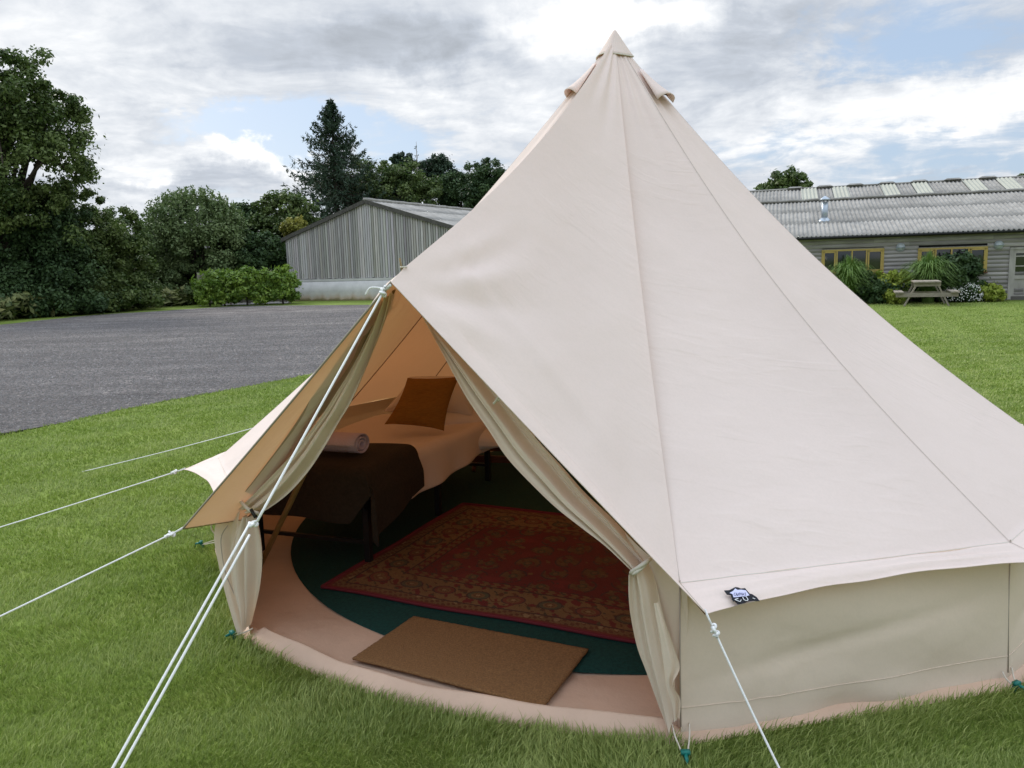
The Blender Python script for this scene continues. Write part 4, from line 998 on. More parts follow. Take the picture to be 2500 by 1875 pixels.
# fence
FN = thing('board_fence', 'low grey board fence half hidden behind the laurel bushes', 'fence', ground_at(600, 42.6))
mb = MB(); g = np.random.default_rng(3)
a = ground_at(496, 42.6); b = ground_at(712, 42.6); nbd = 34
for k in range(nbd):
    q = (k+.5)/nbd; p = a*(1-q)+b*q; cc = .7+.5*g.random(); mb.box((p[0], p[1], .9+.02*g.normal()), (4.9/nbd*.92, .022, 1.6), col=cc)
M['oldwood'] = mat('weathered board', (.30, .27, .235), .9, .25, 6, .004, 30, vcol=True, stretch=(3, 3, .4))
mb.put(FN, 'boards', M['oldwood'])
for q in (0, .34, .67, 1): 
    p = a*(1-q)+b*q; mbp = MB(); mbp.box((p[0], p[1]-.06, .87), (.10, .10, 1.74)); mbp.put(FN, 'post', M['oldwood'])
# bracken verge: uncountable undergrowth
def undergrowth(name, label, cat, poly_px, n, hmax, lm, seed, ls=.10, kind='stuff'):
    g = np.random.default_rng(seed); pts = []
    ps = np.array([at_z(x, y)[:2] for x, y in poly_px]); mn, mx = ps.min(0), ps.max(0)
    q = mn+(mx-mn)*g.random((n*3, 2)); q = q[inside(ps, q)][:n]
    hh = hmax*(.45+.55*(.5+.5*vnoise(np.column_stack([q*1.1, q[:, :1]*0]), seed, 2))); z = hh*g.random(len(q))**.6
    pos = np.column_stack([q, z]); nr = g.normal(size=pos.shape)*.6+[0, -.3, .9]; nr /= np.linalg.norm(nr, axis=1)[:, None]
    V, Fc = leaves(pos, nr, ls*(.5+g.random(len(q))), g, 2.4)
    tone = np.clip(.35+.5*z/hmax*.6+.2*g.normal(size=len(q))+.15*vnoise(np.column_stack([q*.6, q[:, :1]*0]), 2, 2), 0, 1)
    o = mesh(name, V, Fc, L[lm], None, False, np.repeat(np.repeat(tone, 4)[:, None], 3, 1)); tag(o, label, cat, kind=kind); return o
undergrowth('bracken', 'rough dark bracken and nettles along the foot of the trees', 'undergrowth', [(-420, 838), (-100, 800), (0, 786), (250, 762), (400, 751), (490, 744), (500, 734), (380, 732), (100, 738), (-420, 745)], 60000, 1.25, 'bracken', 8, .16)

def farwood(name, label, x0, x1, Yd, htop, n, seed, lm='dark'):
    g = np.random.default_rng(seed); u = g.random(n); x = x0+(x1-x0)*u; yy = Yd+g.normal(size=n)*1.2
    top = htop*(.75+.22*vnoise(np.column_stack([x*.35, x*0, x*0]), seed, 3)); z = top*g.random(n)**.8
    pos = np.column_stack([x, yy, z]); nr = g.normal(size=pos.shape)+[0, -.4, .4]; nr /= np.linalg.norm(nr, axis=1)[:, None]
    V, Fc = leaves(pos, nr, .26*(.5+g.random(n)), g, 1.6); tone = np.clip(.4+.25*g.normal(size=n)+.2*vnoise(pos*.8, 3, 2), 0, 1)
    o = mesh(name, V, Fc, L[lm], None, False, np.repeat(np.repeat(tone, 4)[:, None], 3, 1)); tag(o, label, 'woodland', kind='stuff')
farwood('woodland', 'dense dark woodland edge behind the gravel car park', -48, -8, 50, 4.2, 60000, 5)
# ------------------------------------------------------------------ left barn
BC = np.array([-12.4, 45.6]); bu = np.array([.894, -.447]); bn_ = np.array([.447, .894])
def bb(t, dpt, z): p = BC+bu*t+bn_*dpt; return np.array([p[0], p[1], z])
HW, WE, WR = 5.63, 3.46, 5.16
BARN = thing('timber_barn', 'grey vertical-boarded barn with shallow gable roof on a pale concrete base', 'barn', bb(HW, 8, 0))
M['barnboard'] = mat('silvered barn board', (.50, .485, .465), .9, .16, 2.2, .003, 30, vcol=True, stretch=(6, 6, .35), detail=6)
M['barnwall'] = mat('stained concrete base', (.60, .59, .565), .9, .10, 2., .003, 20, vcol=True)
M['barncore'] = mat('dark barn lining', (.02, .02, .02), 1.)
M['fascia'] = mat('lichened verge', (.13, .125, .105), .95, dark=(.06, .055, .05), vscale=9, bump=.01, bscale=30)
M['fibre'] = mat('weathered fibre cement', (.38, .365, .335), .9, dark=(.245, .235, .215), vscale=3., bump=.003, bscale=40, vcol=True)
def topz(t): return WE+(WR-WE)*(1-abs(t-HW)/HW)
put(BARN, 'wall', [bb(.05, .05, 0), bb(2*HW-.05, .05, 0), bb(2*HW-.05, .05, WE-.1), bb(HW, .05, WR-.1), bb(.05, .05, WE-.1), bb(.05, 20, 0), bb(2*HW-.05, 20, 0), bb(2*HW-.05, 20, WE-.1), bb(HW, 20, WR-.1), bb(.05, 20, WE-.1)],
    [(0, 1, 2, 3, 4), (0, 4, 9, 5), (1, 6, 7, 2), (5, 9, 8, 7, 6)], M['barncore'])
mb = MB(); g = np.random.default_rng(12); t = 0.
while t < 2*HW-.1:
    wd = .135+.03*g.random(); z0 = 1.20+.01*g.normal(); cc = np.clip(.62+.55*g.random(), 0, 1.3); tint = np.array([1, .985+.02*g.normal(), .97+.03*g.normal()])*cc
    a = t+.018; b_ = t+wd-.024; za, zb = topz(a)-.03, topz(b_)-.03; off = -.03-.012*g.random()
    V = [bb(a, off, z0), bb(b_, off, z0), bb(b_, off, zb), bb(a, off, za), bb(a, .04, z0), bb(b_, .04, z0), bb(b_, .04, zb), bb(a, .04, za)]
    mb.add(V, [(0, 1, 2, 3), (1, 5, 6, 2), (0, 3, 7, 4), (0, 4, 5, 1)], tint); t += wd
mb.put(BARN, 'cladding', M['barnboard'])
V = []; Cc = []
for z, tn in ((0, (.80, .62, .47)), (.16, (.84, .68, .55)), (.34, (.97, .93, .88)), (.5, (1, 1, 1)), (1.04, (1, 1, 1))):
    for k in range(60):
        q = k/59; V.append(bb(.18+(2*HW-.18)*q, -.10, max(0, min(1.04, z+(.10*math.sin(k*1.7)*math.sin(k*.6) if 0 < z < .5 else 0))))); Cc.append(tn)
put(BARN, 'base_wall', V, grid(5, 60), M['barnwall'], col=np.array(Cc), solid=.02)
mb = MB(); mb.bar(bb(.18, -.05, 1.12), bb(2*HW, -.05, 1.12), .12, .13); mb.put(BARN, 'base_beam', M['barnwall'])
mb = MB(); mb.box(bb(.08, -.04, .6), (.16, .14, 1.22)); M['steel'] = mat('painted steel post', (.12, .12, .16), .6); mb.put(BARN, 'corner_post', M['steel'])
for sg in (-1, 1):
    a = bb(HW+sg*HW+sg*.22, -.1, WE-.07+.0); b_ = bb(HW, -.1, WR+.0)
    mb = MB(); mb.bar(a, b_, .10, .20); mb.put(BARN, 'verge', M['fascia'])
def corrug(P0, U, Lu, D, Ld, z0, z1, pitch, amp, rows, dz_over=.009, res=8, tint=None, g=None, seed=0):
    """corrugated sheets: P0 lower-left plan corner, U along, D up-slope plan direction"""
    g = g or np.random.default_rng(seed); nu = int(Lu/pitch*res); out = []
    u = np.linspace(0, Lu, nu); mb = MB()
    for r_ in range(rows):
        q0, q1 = r_/rows, (r_+1)/rows+.02/rows*2
        V = []; jj = .012*np.interp(u, np.arange(0, Lu+1.2, 1.05), g.normal(size=len(np.arange(0, Lu+1.2, 1.05))))
        for q, ext in ((q0, 1), (q0, 0), ((q0+q1)/2, 0), (q1, 0)):
            for i in range(nu):
                xy = P0+U*u[i]+D*(Ld*q+(jj[i] if q == q0 else 0)); z = z0+(z1-z0)*q+amp*math.cos(2*PI*u[i]/pitch)+(dz_over*(1-(q-q0)*rows))-(.018 if ext else 0)
                V.append((xy[0], xy[1], z))
        shade = .97+.06*g.random(); sheet = np.floor(u/1.05).astype(int); tn = (.88+.22*g.random(sheet.max()+1))[sheet]
        mb.add(V, [tuple(f) for f in grid(4, nu)]); mb.C[-1] = np.tile((tn*shade)[:, None], (4, 3))
    return mb
nrm2 = bn_
for sg in (-1, 1):
    st = BC+bu*(HW+sg*(HW+.25))+bn_*-.15
    mbx = corrug(st, bn_, 20.3, -bu*sg, HW+.25, WE-.02, WR+.05, .35, .022, 3, seed=5+sg, res=6); mbx.put(BARN, 'roof', M['fibre'], True)
mb = MB(); rp = []
for k in range(41):
    p = bb(HW, -.15+20.3*k/40, WR+.10+.012*math.sin(k*2.1)); rp.append(p)
mb.tube(rp, .10, 6); mb.put(BARN, 'ridge_capping', M['fibre'], True)

# ------------------------------------------------------------------ right building
W0 = np.array([10.76, 28.5]); we = np.array([.951, -.31]); we /= np.linalg.norm(we); wn_ = np.array([.31, .951]); wn_ /= np.linalg.norm(wn_)
def wl(a, dpt, z): p = W0+we*a+wn_*dpt; return np.array([p[0], p[1], z])
def onwall(x, y, dpt=0.):
    p0 = W0+wn_*dpt; p = at_plane(x, y, (*p0, 0), (*wn_, 0)); return ((p[:2]-W0)@we, p[2])
def c3(u, v): return (1800+u/3.16, 380+v/3.16)
A0, A1, EV = -3.2, 13.5, 2.27
LH = thing('long_building', 'long low timber-clad building with grey corrugated roof and yellow windows', 'building', wl(5, 3, 0))
M['logboard'] = mat('silvered log cladding', (.33, .31, .29), .9, .22, 2.5, .004, 30, vcol=True, stretch=(.6, .6, 5), detail=6)
M['gutter'] = mat('black gutter', (.015, .015, .016), .4)
M['rust'] = mat('rusty wall plate', (.14, .06, .03), .9, .3, 5)
M['yellow'] = mat('ochre window paint', (.46, .34, .10), .6, .08, 4)
M['glass'] = mat('window glass', (.012, .014, .014), .04, spec=.9)
M['skylight'] = mat('translucent roof sheet', (.41, .41, .34), .6, .06, 2)
M['galv'] = mat('galvanised flue', (.42, .47, .52), .35, .1, 4, metal=.6)
M['doorwood'] = mat('worn grey door', (.36, .34, .31), .8, .2, 6, vcol=False, stretch=(1, 1, .3))
M['lampglass'] = mat('frosted lamp glass', (.42, .46, .46), .3)
M['plinth'] = mat('dark plinth', (.12, .11, .10), .9)
# windows in wall coordinates
def rect(u0, v0, u1, v1):
    a, b = onwall(*c3(u0, v0)), onwall(*c3(u1, v1)); cmid = onwall(*c3((u0+u1)/2, v0)), onwall(*c3((u0+u1)/2, v1)); return a[0], b[0], cmid[1][1], cmid[0][1]
wins = [(rect(655, 722, 1122, 905), [655, 770, 885, 995, 1122]), (rect(1398, 708, 1916, 900), [1398, 1530, 1650, 1780, 1916])]
dr_rect = (onwall(*c3(2104, 710))[0], onwall(*c3(2104, 710))[0]+1.35, 0.02, onwall(*c3(2104, 708))[1])
holes = [w_[0] for w_ in wins]+[dr_rect]
put(LH, 'wall', [wl(A0, .04, 0), wl(A1, .04, 0), wl(A1, .04, EV), wl(A0, .04, EV), wl(A0, 8, 0), wl(A1, 8, 0), wl(A1, 8, 3.2), wl(A0, 8, 3.2)], [(0, 1, 2, 3), (1, 5, 6, 2), (4, 0, 3, 7), (5, 4, 7, 6)], M['barncore'])
mb = MB(); z = .12; g = np.random.default_rng(4); bh = .135
while z < EV-.06:
    segs = [(A0, A1)]
    for (h0, h1, z0, z1) in holes:
        if z+bh > z0+.02 and z < z1-.02:
            ns_ = []
            for (s0, s1) in segs:
                if h1 <= s0 or h0 >= s1: ns_.append((s0, s1)); continue
                if h0 > s0: ns_.append((s0, h0))
                if h1 < s1: ns_.append((h1, s1))
            segs = ns_
    for (s0, s1) in segs:
        cuts = [s0]; 
        while cuts[-1] < s1-2.5: cuts.append(cuts[-1]+1.6+2.2*g.random())
        cuts.append(s1)
        for i in range(len(cuts)-1):
            cc = .72+.5*g.random(); V = []; prof = [(-.012, 0), (-.040, .25), (-.048, .5), (-.040, .75), (-.012, 1.)]
            for (dp, q) in prof: V += [wl(cuts[i]+.002, dp, z+bh*q*.985), wl(cuts[i+1]-.002, dp, z+bh*q*.985)]
            mb.add(V, [(2*j, 2*j+1, 2*j+3, 2*j+2) for j in range(4)], cc)
    z += bh
mb.put(LH, 'cladding', M['logboard'], True)
mb = MB(); mb.bar(wl(A0, -.01, .06), wl(A1, -.01, .06), .12, .13); mb.put(LH, 'plinth', M['plinth'])
mb = MB(); mb.bar(wl(A0, -.03, EV-.05), wl(A1, -.03, EV-.05), .05, .07); mb.put(LH, 'wall_plate', M['rust'])
mb = MB(); mb.tube([wl(A0, -.30, EV-.03), wl(A1, -.30, EV-.03)], .055, 10); mb.put(LH, 'gutter', M['gutter'], True)
mb = MB(); mb.bar(wl(A0, -.16, EV+.0), wl(A1, -.16, EV+.0), .26, .03); mb.put(LH, 'soffit', M['gutter'])
cr_z, cr_d = 3.83, 5.15; rg_z, rg_d = 4.50, 7.3
corrug(W0+we*A0+wn_*-.34, we, A1-A0, wn_, cr_d+.34, EV+.02, cr_z, .146, .024, 3, seed=9).put(LH, 'roof', M['fibre'], True)
corrug(W0+we*(A0+.0)+wn_*cr_d, we, A1-A0, wn_, rg_d-cr_d, cr_z+.03, rg_z, .146, .024, 1, seed=10).put(LH, 'roof', M['fibre'], True)
put(LH, 'roof', [wl(A0, rg_d, rg_z), wl(A1, rg_d, rg_z), wl(A1, 11.5, 3.0), wl(A0, 11.5, 3.0)], [(0, 1, 2, 3)], M['fibre'], col=np.ones((4, 3)))
# crease flashing, wavy
mb = MB(); nseg = int((A1-A0)/1.0)
for k in range(nseg):
    a = A0+k*1.0; pts = [wl(a+q, cr_d-.05, cr_z+.045+.02*math.sin(PI*q)+.01*(k % 2)) for q in np.linspace(0, .98, 6)]; mb.tube(pts, .05, 6)
mb.put(LH, 'flashing', M['fibre'], True)
mb = MB(); mb.tube([wl(A0+.4*k, rg_d, rg_z+.03) for k in range(int((A1-A0)/.4)+1)], .045, 6); mb.put(LH, 'ridge_capping', M['fibre'], True)
def onroof2(x, y):
    n_ = np.array([-(rg_z-cr_z)*wn_[0], -(rg_z-cr_z)*wn_[1], (rg_d-cr_d)]); p = at_plane(x, y, wl(0, cr_d, cr_z), n_); return (p[:2]-W0)@we, (p[:2]-W0)@wn_
for (u0, u1) in [(490, 612), (738, 862), (1118, 1240), (1375, 1503), (1785, 1925), (2065, 2205)]:
    vm = 345-.045*u0+0; a, _ = onroof2(*c3(u0+6, 322-.037*(u0-490))); b_, _ = onroof2(*c3(u1+6, 318-.037*(u1-490)))
    nu = int((b_-a)/.146*8); u = np.linspace(a, b_, nu); V = []
    for q in (0.02, .5, .93):
        for x in u: V.append(wl(x, cr_d+(rg_d-cr_d)*q, cr_z+.03+(rg_z-cr_z)*q+.024*math.cos(2*PI*(x-A0)/.146)+.032))
    put(LH, 'skylight', V, grid(3, nu), M['skylight'], True)
for u in (450, 682, 922, 1172, 1430, 1698, 1975):
    a, _ = onroof2(*c3(u, 300-.047*(u-450))); mb = MB(); 
    V = [wl(a+dx, rg_d+dy, rg_z+dz) for dz in (.06, .15) for dx, dy in ((-.32, -.18), (.32, -.18), (.32, .2), (-.32, .2))]
    V[4:] = [wl(a+dx, rg_d+dy, rg_z+.12) for dx, dy in ((-.22, -.12), (.22, -.12), (.22, .1), (-.22, .1))]
    mb.add(V, [(0, 1, 5, 4), (1, 2, 6, 5), (2, 3, 7, 6), (3, 0, 4, 7), (4, 5, 6, 7)]); mb.put(LH, 'ridge_vent', M['fibre'])
# flue
n_ = np.array([-(cr_z-EV)*wn_[0], -(cr_z-EV)*wn_[1], cr_d]); fp = at_plane(*c3(672, 512), wl(0, 0, EV), n_)
mb = MB(); mb.tube([fp+[0, 0, -.05], fp+[0, 0, .72]], .115, 14); mb.put(LH, 'flue', M['galv'], True)
mb = MB(); mb.tube([fp+[0, 0, .80], fp+[0, 0, .84], fp+[0, 0, .95]], [.20, .17, .015], 14); 
for k in range(4): mb.tube([fp+[.1*math.cos(k*1.57), .1*math.sin(k*1.57), .7], fp+[.15*math.cos(k*1.57), .15*math.sin(k*1.57), .82]], .01, 5)
mb.put(LH, 'flue_cowl', M['galv'], True)
mb = MB(); mb.tube([fp+[0, 0, -.02], fp+[0, 0, .07], fp+[0, 0, .16]], [.30, .2, .12], 14); mb.put(LH, 'flue_flashing', M['galv'], True)
# windows
for (r4, us) in wins:
    a0, a1, z0, z1 = r4; xs = np.interp(us, [us[0], us[-1]], [a0, a1])
    wr_ = MB(); t_ = .055
    wr_.bar(wl(a0, -.04, z1-t_/2), wl(a1, -.04, z1-t_/2), .09, t_); wr_.bar(wl(a0, -.04, z0+t_/2), wl(a1, -.04, z0+t_/2), .09, t_)
    for x in (a0+t_/2, a1-t_/2): wr_.bar(wl(x, -.041, z0), wl(x, -.041, z1), t_, .088, up=tuple([*we, 0]))
    for x in xs[1:-1]: wr_.bar(wl(x, -.042, z0+t_), wl(x, -.042, z1-t_), .085, .045, up=tuple([*we, 0]))
    win = wr_.put(LH, 'window', M['yellow'])
    for i in (0, 3):
        mb = MB(); x0, x1 = xs[i]+.04, xs[i+1]-.04; zz0, zz1 = z0+t_+.003, z1-t_-.003; s_ = .05
        mb.bar(wl(x0, -.05, zz1-s_/2), wl(x1, -.05, zz1-s_/2), .06, s_); mb.bar(wl(x0, -.05, zz0+s_/2), wl(x1, -.05, zz0+s_/2), .06, s_)
        for x in (x0+s_/2, x1-s_/2): mb.bar(wl(x, -.051, zz0), wl(x, -.051, zz1), .058, s_, up=tuple([*we, 0]))
        mb.put(LH, 'casement', M['yellow'], parent=win)
    put(LH, 'pane', [wl(a0+.03, -.02, z0+.03), wl(a1-.03, -.02, z0+.03), wl(a1-.03, -.02, z1-.03), wl(a0+.03, -.02, z1-.03)], [(0, 1, 2, 3)], M['glass'], parent=win)
    mb = MB(); mb.bar(wl(a0-.03, -.07, z0-.025), wl(a1+.03, -.07, z0-.025), .12, .045); mb.put(LH, 'sill', M['rust'], parent=win)
    mb = MB(); mb.bar(wl(a0-.03, -.05, z1+.015), wl(a1+.03, -.05, z1+.015), .07, .025); mb.put(LH, 'head_board', M['oldwood'], parent=win)
# door
a0, a1, z0, z1 = dr_rect; mb = MB(); t_ = .07
mb.bar(wl(a0, -.04, z1-t_/2), wl(a1, -.04, z1-t_/2), .10, t_)
for x in (a0+t_/2, a1-t_/2): mb.bar(wl(x, -.041, z0), wl(x, -.041, z1), t_, .098, up=tuple([*we, 0]))
mb.put(LH, 'door_frame', M['doorwood'])
mb = MB(); x0, x1 = a0+t_+.01, a1-t_-.01; md_ = (z0+z1)*.43
for x in (x0+.05, x1-.05, (x0+x1)/2): mb.bar(wl(x, -.035, z0+.02), wl(x, -.035, z1-t_), .05, .085, up=tuple([*we, 0]))
for zq in (z0+.09, md_, z1-t_-.06): mb.bar(wl(x0, -.036, zq), wl(x1, -.036, zq), .045, .12)
for zq in (md_+.36, md_+.68): mb.bar(wl(x0, -.037, zq), wl(x1, -.037, zq), .035, .035)
mb.bar(wl(x0, -.015, (z0+md_)/2), wl(x1, -.015, (z0+md_)/2), .02, md_-z0); drp = mb.put(LH, 'door', M['doorwood'])
put(LH, 'pane', [wl(x0, -.02, md_), wl(x1, -.02, md_), wl(x1, -.02, z1-.08), wl(x0, -.02, z1-.08)], [(0, 1, 2, 3)], M['glass'], parent=drp)
for (u, v) in ((1258, 708), (2015, 690)):
    a, z = onwall(*c3(u, v)); mb = MB(); c = wl(a, -.06, z)
    n3_ = -np.array([*wn_, 0]); e3 = np.array([*we, 0])
    V = []; 
    for q in np.linspace(0, PI/2, 7):
        for t in np.linspace(0, 2*PI, 20, endpoint=False): V.append(c+n3_*.09*math.sin(q)+(e3*math.cos(t)+np.array([0, 0, 1])*math.sin(t))*.125*math.cos(q))
    mb.add(V, [tuple(f) for f in grid(7, 20, True)]); lmp = mb.put(LH, 'wall_lamp', M['lampglass'], True)
    mb = MB(); mb.tube([c+(e3*math.cos(t)+np.array([0, 0, 1])*math.sin(t))*.13 for t in np.linspace(0, 2*PI, 24)], .014, 6, cap=False); mb.bar(c-e3*.13+n3_*.10, c+e3*.13+n3_*.10, .02, .03); mb.put(LH, 'lamp_rim', M['galv'], True, parent=lmp)

# plants in front of the long building
def wallground(u, v, dpt): 
    x, y = c3(u, v); p0 = W0-wn_*dpt; p = at_plane(x, y, (*p0, 0), (*wn_, 0)); return p
def bush(name, label, u, v, rx, rz, lm, seed, dpt=.7, ls=.07, ncl=45, per=70, **kw):
    p = wallground(u, v, dpt); c = (p[0], p[1], p[2]); return tree(name, label, 'shrub', (p[0], p[1], 0), [(c, (rx, .5, rz)), ((p[0], p[1], max(.15, p[2]*.5)), (rx*.95, .5, max(.2, p[2]*.5)))], max(.2, p[2]), .03, lm, seed, ls, per, ncl, nl=5, **kw)
bush('variegated_shrub', 'lime yellow shrub left of the picnic table', 1200, 960, .62, .33, 'lime', 201, dpt=.9)
bush('shrub', 'dark green shrub under the lime yellow one', 1120, 1040, .9, .32, 'dark', 202, dpt=1.0)
bush('shrub', 'low bright green plant at the lawn edge beside the picnic table bench', 1190, 1080, .3, .2, 'lime', 203, dpt=1.3)
bush('shrub', 'tall dark shrub below the second window, right of the grass clump', 1690, 900, .85, .62, 'dark', 204, dpt=.7, ls=.08, ncl=70)
bush('shrub', 'dark shrub behind the picnic table top', 1500, 1020, .8, .4, 'dark', 205, dpt=.7)
bush('shrub', 'small dark shrub at the edge of the tent slope by the first window', 960, 990, .5, .4, 'dark', 206, dpt=.8)
bush('shrub', 'round pale lime shrub between the white flowers and the door', 1925, 1050, .52, .24, 'lime', 207, dpt=.7)
rt = bush('flowering_bush', 'low bush covered in small white flowers right of the picnic table', 1745, 1055, .7, .32, 'dark', 208, dpt=.8)
g = np.random.default_rng(77); p = wallground(1745, 1055, .8); n = 420; d = g.normal(size=(n, 3)); d /= np.linalg.norm(d, axis=1)[:, None]; d[:, 1] = -np.abs(d[:, 1]); pos = np.array([p[0], p[1], p[2]-.05])+d*np.array([.72, .55, .38]); pos = pos[pos[:, 2] > .05]
V, Fc = leaves(pos, np.tile([0, -1., .3], (len(pos), 1))+g.normal(size=pos.shape)*.2, np.full(len(pos), .035), g, 1.1); put(rt, 'flowers', V, Fc, L['flower'], False, np.ones((len(V), 3))*.6).__setitem__('kind', 'stuff')
def grassclump(label, u, v, dpt, rad_, ht, n, seed):
    g = np.random.default_rng(seed); p = wallground(u, v, dpt); base = np.array([p[0], p[1], 0.]); root = thing('ornamental_grass', label, 'plant', base)
    V = np.zeros((n, 7, 2, 3)); a = g.uniform(0, 2*PI, n); sp = g.random(n)**.7; hh = ht*(.35+.75*g.random(n)**.7); st = base+np.stack([np.cos(a)*.18*sp, np.sin(a)*.18*sp, 0*a], 1)
    d = np.stack([np.cos(a), np.sin(a), 0*a], 1); sd = np.stack([-np.sin(a), np.cos(a), 0*a], 1)
    for k in range(7):
        t = k/6; out = rad_*sp*(t**1.8)*1.15; z = hh*(1-(1-t)**1.6)-hh*.42*sp*np.clip(t-.5, 0, 1)**1.5*3
        c_ = st+d*out[:, None]+np.array([0, 0, 1])*z[:, None]; w_ = .013*(1-t**2)+.002
        V[:, k, 0] = c_+sd*w_; V[:, k, 1] = c_-sd*w_
    gq = grid(7, 2); Fc = (gq[None]+np.arange(n)[:, None, None]*14).reshape(-1, 4); tone = np.repeat(np.clip(.5+.3*g.normal(size=n), 0, 1), 14)
    put(root, 'leaves', V.reshape(-1, 3), Fc, L['grassy'], False, np.repeat(tone[:, None], 3, 1))
grassclump('tall arching grass clump in front of the left yellow window', 862, 860, 1.0, .75, 1.62, 1500, 5)
grassclump('tall arching grass clump in front of the second window behind the picnic table', 1480, 900, 1.0, .85, 1.65, 1700, 6)

# ------------------------------------------------------------------ picnic table
pc = at_z(2262, 748); th_ = rad(-23)
ex = np.array([math.cos(th_), math.sin(th_), 0]); ey = np.array([-math.sin(th_), math.cos(th_), 0])
def pt(x, y, z): return pc+ex*x+ey*y+np.array([0, 0, z])
pc = pc+ey*.75; pc[2] = 0
PT = thing('picnic_table', 'weathered wooden A-frame picnic table with two benches on the lawn', 'picnic table', pc)
M['picnic'] = mat('weathered picnic wood', (.27, .235, .19), .85, .22, 8, .003, 30, vcol=True, stretch=(1, 1, 4))
for k in range(5): mb = MB(); mb.box(pt(-.30+.15*k, 0, .745), (.138, 1.55, .038), (ex, ey, bz_), col=1.15+.1*random.random()); mb.put(PT, 'tabletop_board', M['picnic'])
for sx in (-1, 1):
    mb = MB()
    for q in (0, 1): mb.box(pt(sx*(.70+.13*q), 0, .43), (.12, 1.55, .038), (ex, ey, bz_), col=1.1)
    mb.put(PT, 'bench', M['picnic'])
for sy in (-.62, .62):
    for sx in (-1, 1): mb = MB(); mb.bar(pt(sx*.62, sy, 0), pt(sx*.27, sy, .70), .045, .12, up=tuple(ey)); mb.put(PT, 'leg', M['picnic'])
    mb = MB(); mb.bar(pt(-.86, sy-.047, .345), pt(.86, sy-.047, .345), .045, .12); mb.put(PT, 'bench_beam', M['picnic'])
    mb = MB(); mb.bar(pt(-.37, sy-.047, .665), pt(.37, sy-.047, .665), .045, .11); mb.put(PT, 'top_beam', M['picnic'])

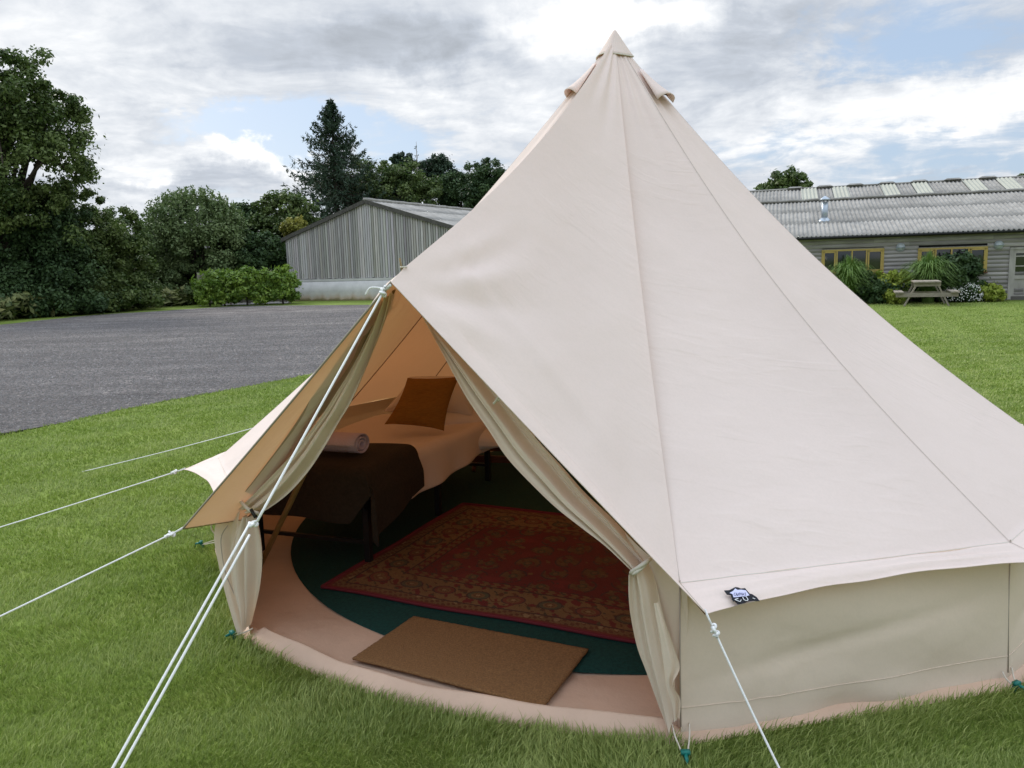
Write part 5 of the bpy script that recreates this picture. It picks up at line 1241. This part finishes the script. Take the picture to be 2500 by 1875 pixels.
# ------------------------------------------------------------------ lawn blades (uncountable)
g = np.random.default_rng(99)
def lawn_blades(n, dmin, dmax, hgt, wid, seed):
    g = np.random.default_rng(seed)
    u = g.random(n); dist = 1/(1/dmin-u*(1/dmin-1/dmax)); ang = g.uniform(rad(-39), rad(39), n)   # density falls with distance squared
    x = dist*np.sin(ang); y = dist*np.cos(ang); q = np.column_stack([x, y])
    rel = q-C0; rr = np.linalg.norm(rel, axis=1); th = np.degrees(np.arctan2(rel[:, 1], rel[:, 0])); br = np.array([base_r(t) for t in th[::1]]) if n < 2e5 else RB*.995+0*th
    keep = rr > np.where(rr < 3., br*1.012+.004, 0)
    keep &= ~inside(GRAVEL[::6], q)
    return q[keep], dist[keep]
BR = np.array([base_r(t) for t in np.linspace(-180, 180, 1441)])
def lawn(name, n, dmin, dmax, hgt, wid, seed, label):
    g = np.random.default_rng(seed)
    u = g.random(n); dist = dmin*(dmax/dmin)**u; ang = g.uniform(rad(-37), rad(37), n)
    q = np.column_stack([dist*np.sin(ang), dist*np.cos(ang)])
    rel = q-C0; rr = np.linalg.norm(rel, axis=1); th = np.degrees(np.arctan2(rel[:, 1], rel[:, 0])); br = np.interp(th, np.linspace(-180, 180, 1441), BR)
    keep = (rr > br*1.018+.003) & ~inside(GRAVEL[::5], q+g.normal(size=q.shape)*.035); q = q[keep]; dist = dist[keep]; rr = rr[keep]; n = len(q)
    P3 = np.column_stack([q, q[:, 0]*0]); big = vnoise(P3*2.2, 3, 3); mid = vnoise(P3*9, 4, 3)
    # clumps lean together
    la = vnoise(P3*5, 9, 2)*4+g.normal(size=n)*.9; sc_ = np.clip(dist/3.2, 1, 5.)
    h_ = hgt*(.55+.75*g.random(n))*(1+.35*mid)*(1+.95*(rr < 2.56+.12*g.random(n))*g.random(n)); lean = h_*(.35+.75*g.random(n)); w_ = wid*sc_*(.6+.7*g.random(n))
    d = np.column_stack([np.cos(la), np.sin(la)]); fa = g.uniform(0, 2*PI, n); sd = np.column_stack([np.cos(fa), np.sin(fa)])
    V = np.zeros((n, 5, 3)); z0 = np.zeros(n)-.004
    V[:, 0, :2] = q-sd*w_[:, None]; V[:, 1, :2] = q+sd*w_[:, None]; V[:, 0, 2] = V[:, 1, 2] = z0
    mpt = q+d*(lean*.35)[:, None]; V[:, 2, :2] = mpt+sd*(w_*.8)[:, None]; V[:, 3, :2] = mpt-sd*(w_*.8)[:, None]; V[:, 2, 2] = V[:, 3, 2] = h_*.62
    V[:, 4, :2] = q+d*lean[:, None]; V[:, 4, 2] = h_
    base = np.arange(n)[:, None]*5
    Fc = np.concatenate([base+np.array([[0, 1, 2]]), base+np.array([[0, 2, 3]]), base+np.array([[3, 2, 4]])])
    tone = np.clip(.46+.22*g.normal(size=n)+.28*big+.14*mid+(g.random(n) < .03)*.8, 0, 1); col = np.repeat(np.repeat(tone[:, None], 5, 0), 3, 1)
    o = mesh(name, V.reshape(-1, 3), Fc, L['blade'], None, False, col); tag(o, label, 'grass', kind='stuff'); print(name, n)
lawn('grass', 760000, 1.75, 30., .024, .0016, 5, 'short mown green lawn grass around the tent')
# scattered stones on the near part of the gravel
def stones(n):
    g = np.random.default_rng(4); d = 8*(34/8)**g.random(n); a = g.uniform(rad(-36), rad(-6), n); q = np.column_stack([d*np.sin(a), d*np.cos(a)]); k = inside(GRAVEL[::5], q); q = q[k]; d = d[k]; n = len(q)
    s = (.006+.012*g.random(n)**2)*np.clip(d/12, .8, 1.5); oct_ = np.array([(1, 0, 0), (0, 1, 0), (-1, 0, 0), (0, -1, 0), (0, 0, .7), (0, 0, -.5)])
    f = np.array([(0, 1, 4), (1, 2, 4), (2, 3, 4), (3, 0, 4)]); th = g.uniform(0, 6.28, n); c_, s_ = np.cos(th), np.sin(th)
    V = np.zeros((n, 6, 3)); jit = 1+.5*(g.random((n, 6, 1))-.5); o3 = oct_[None]*jit*s[:, None, None]
    V[..., 0] = q[:, :1]+o3[..., 0]*c_[:, None]-o3[..., 1]*s_[:, None]*.7; V[..., 1] = q[:, 1:]+o3[..., 0]*s_[:, None]+o3[..., 1]*c_[:, None]*.7; V[..., 2] = .006+o3[..., 2]
    tone = np.clip(.40+.4*g.random(n)**1.5+(g.random(n) > .93)*.35, 0, 1.2); col = np.repeat(np.repeat(tone[:, None], 6, 0), 3, 1)
    M['stone'] = mat('gravel stone', (.24, .23, .225), .9, vcol=True)
    o = mesh('gravel', V.reshape(-1, 3), (f[None]+np.arange(n)[:, None, None]*6).reshape(-1, 3), M['stone'], None, False, col); tag(o, 'loose grey gravel stones spread over the car park', 'gravel', kind='stuff')
stones(120000)
print('objects', len(COL.objects))
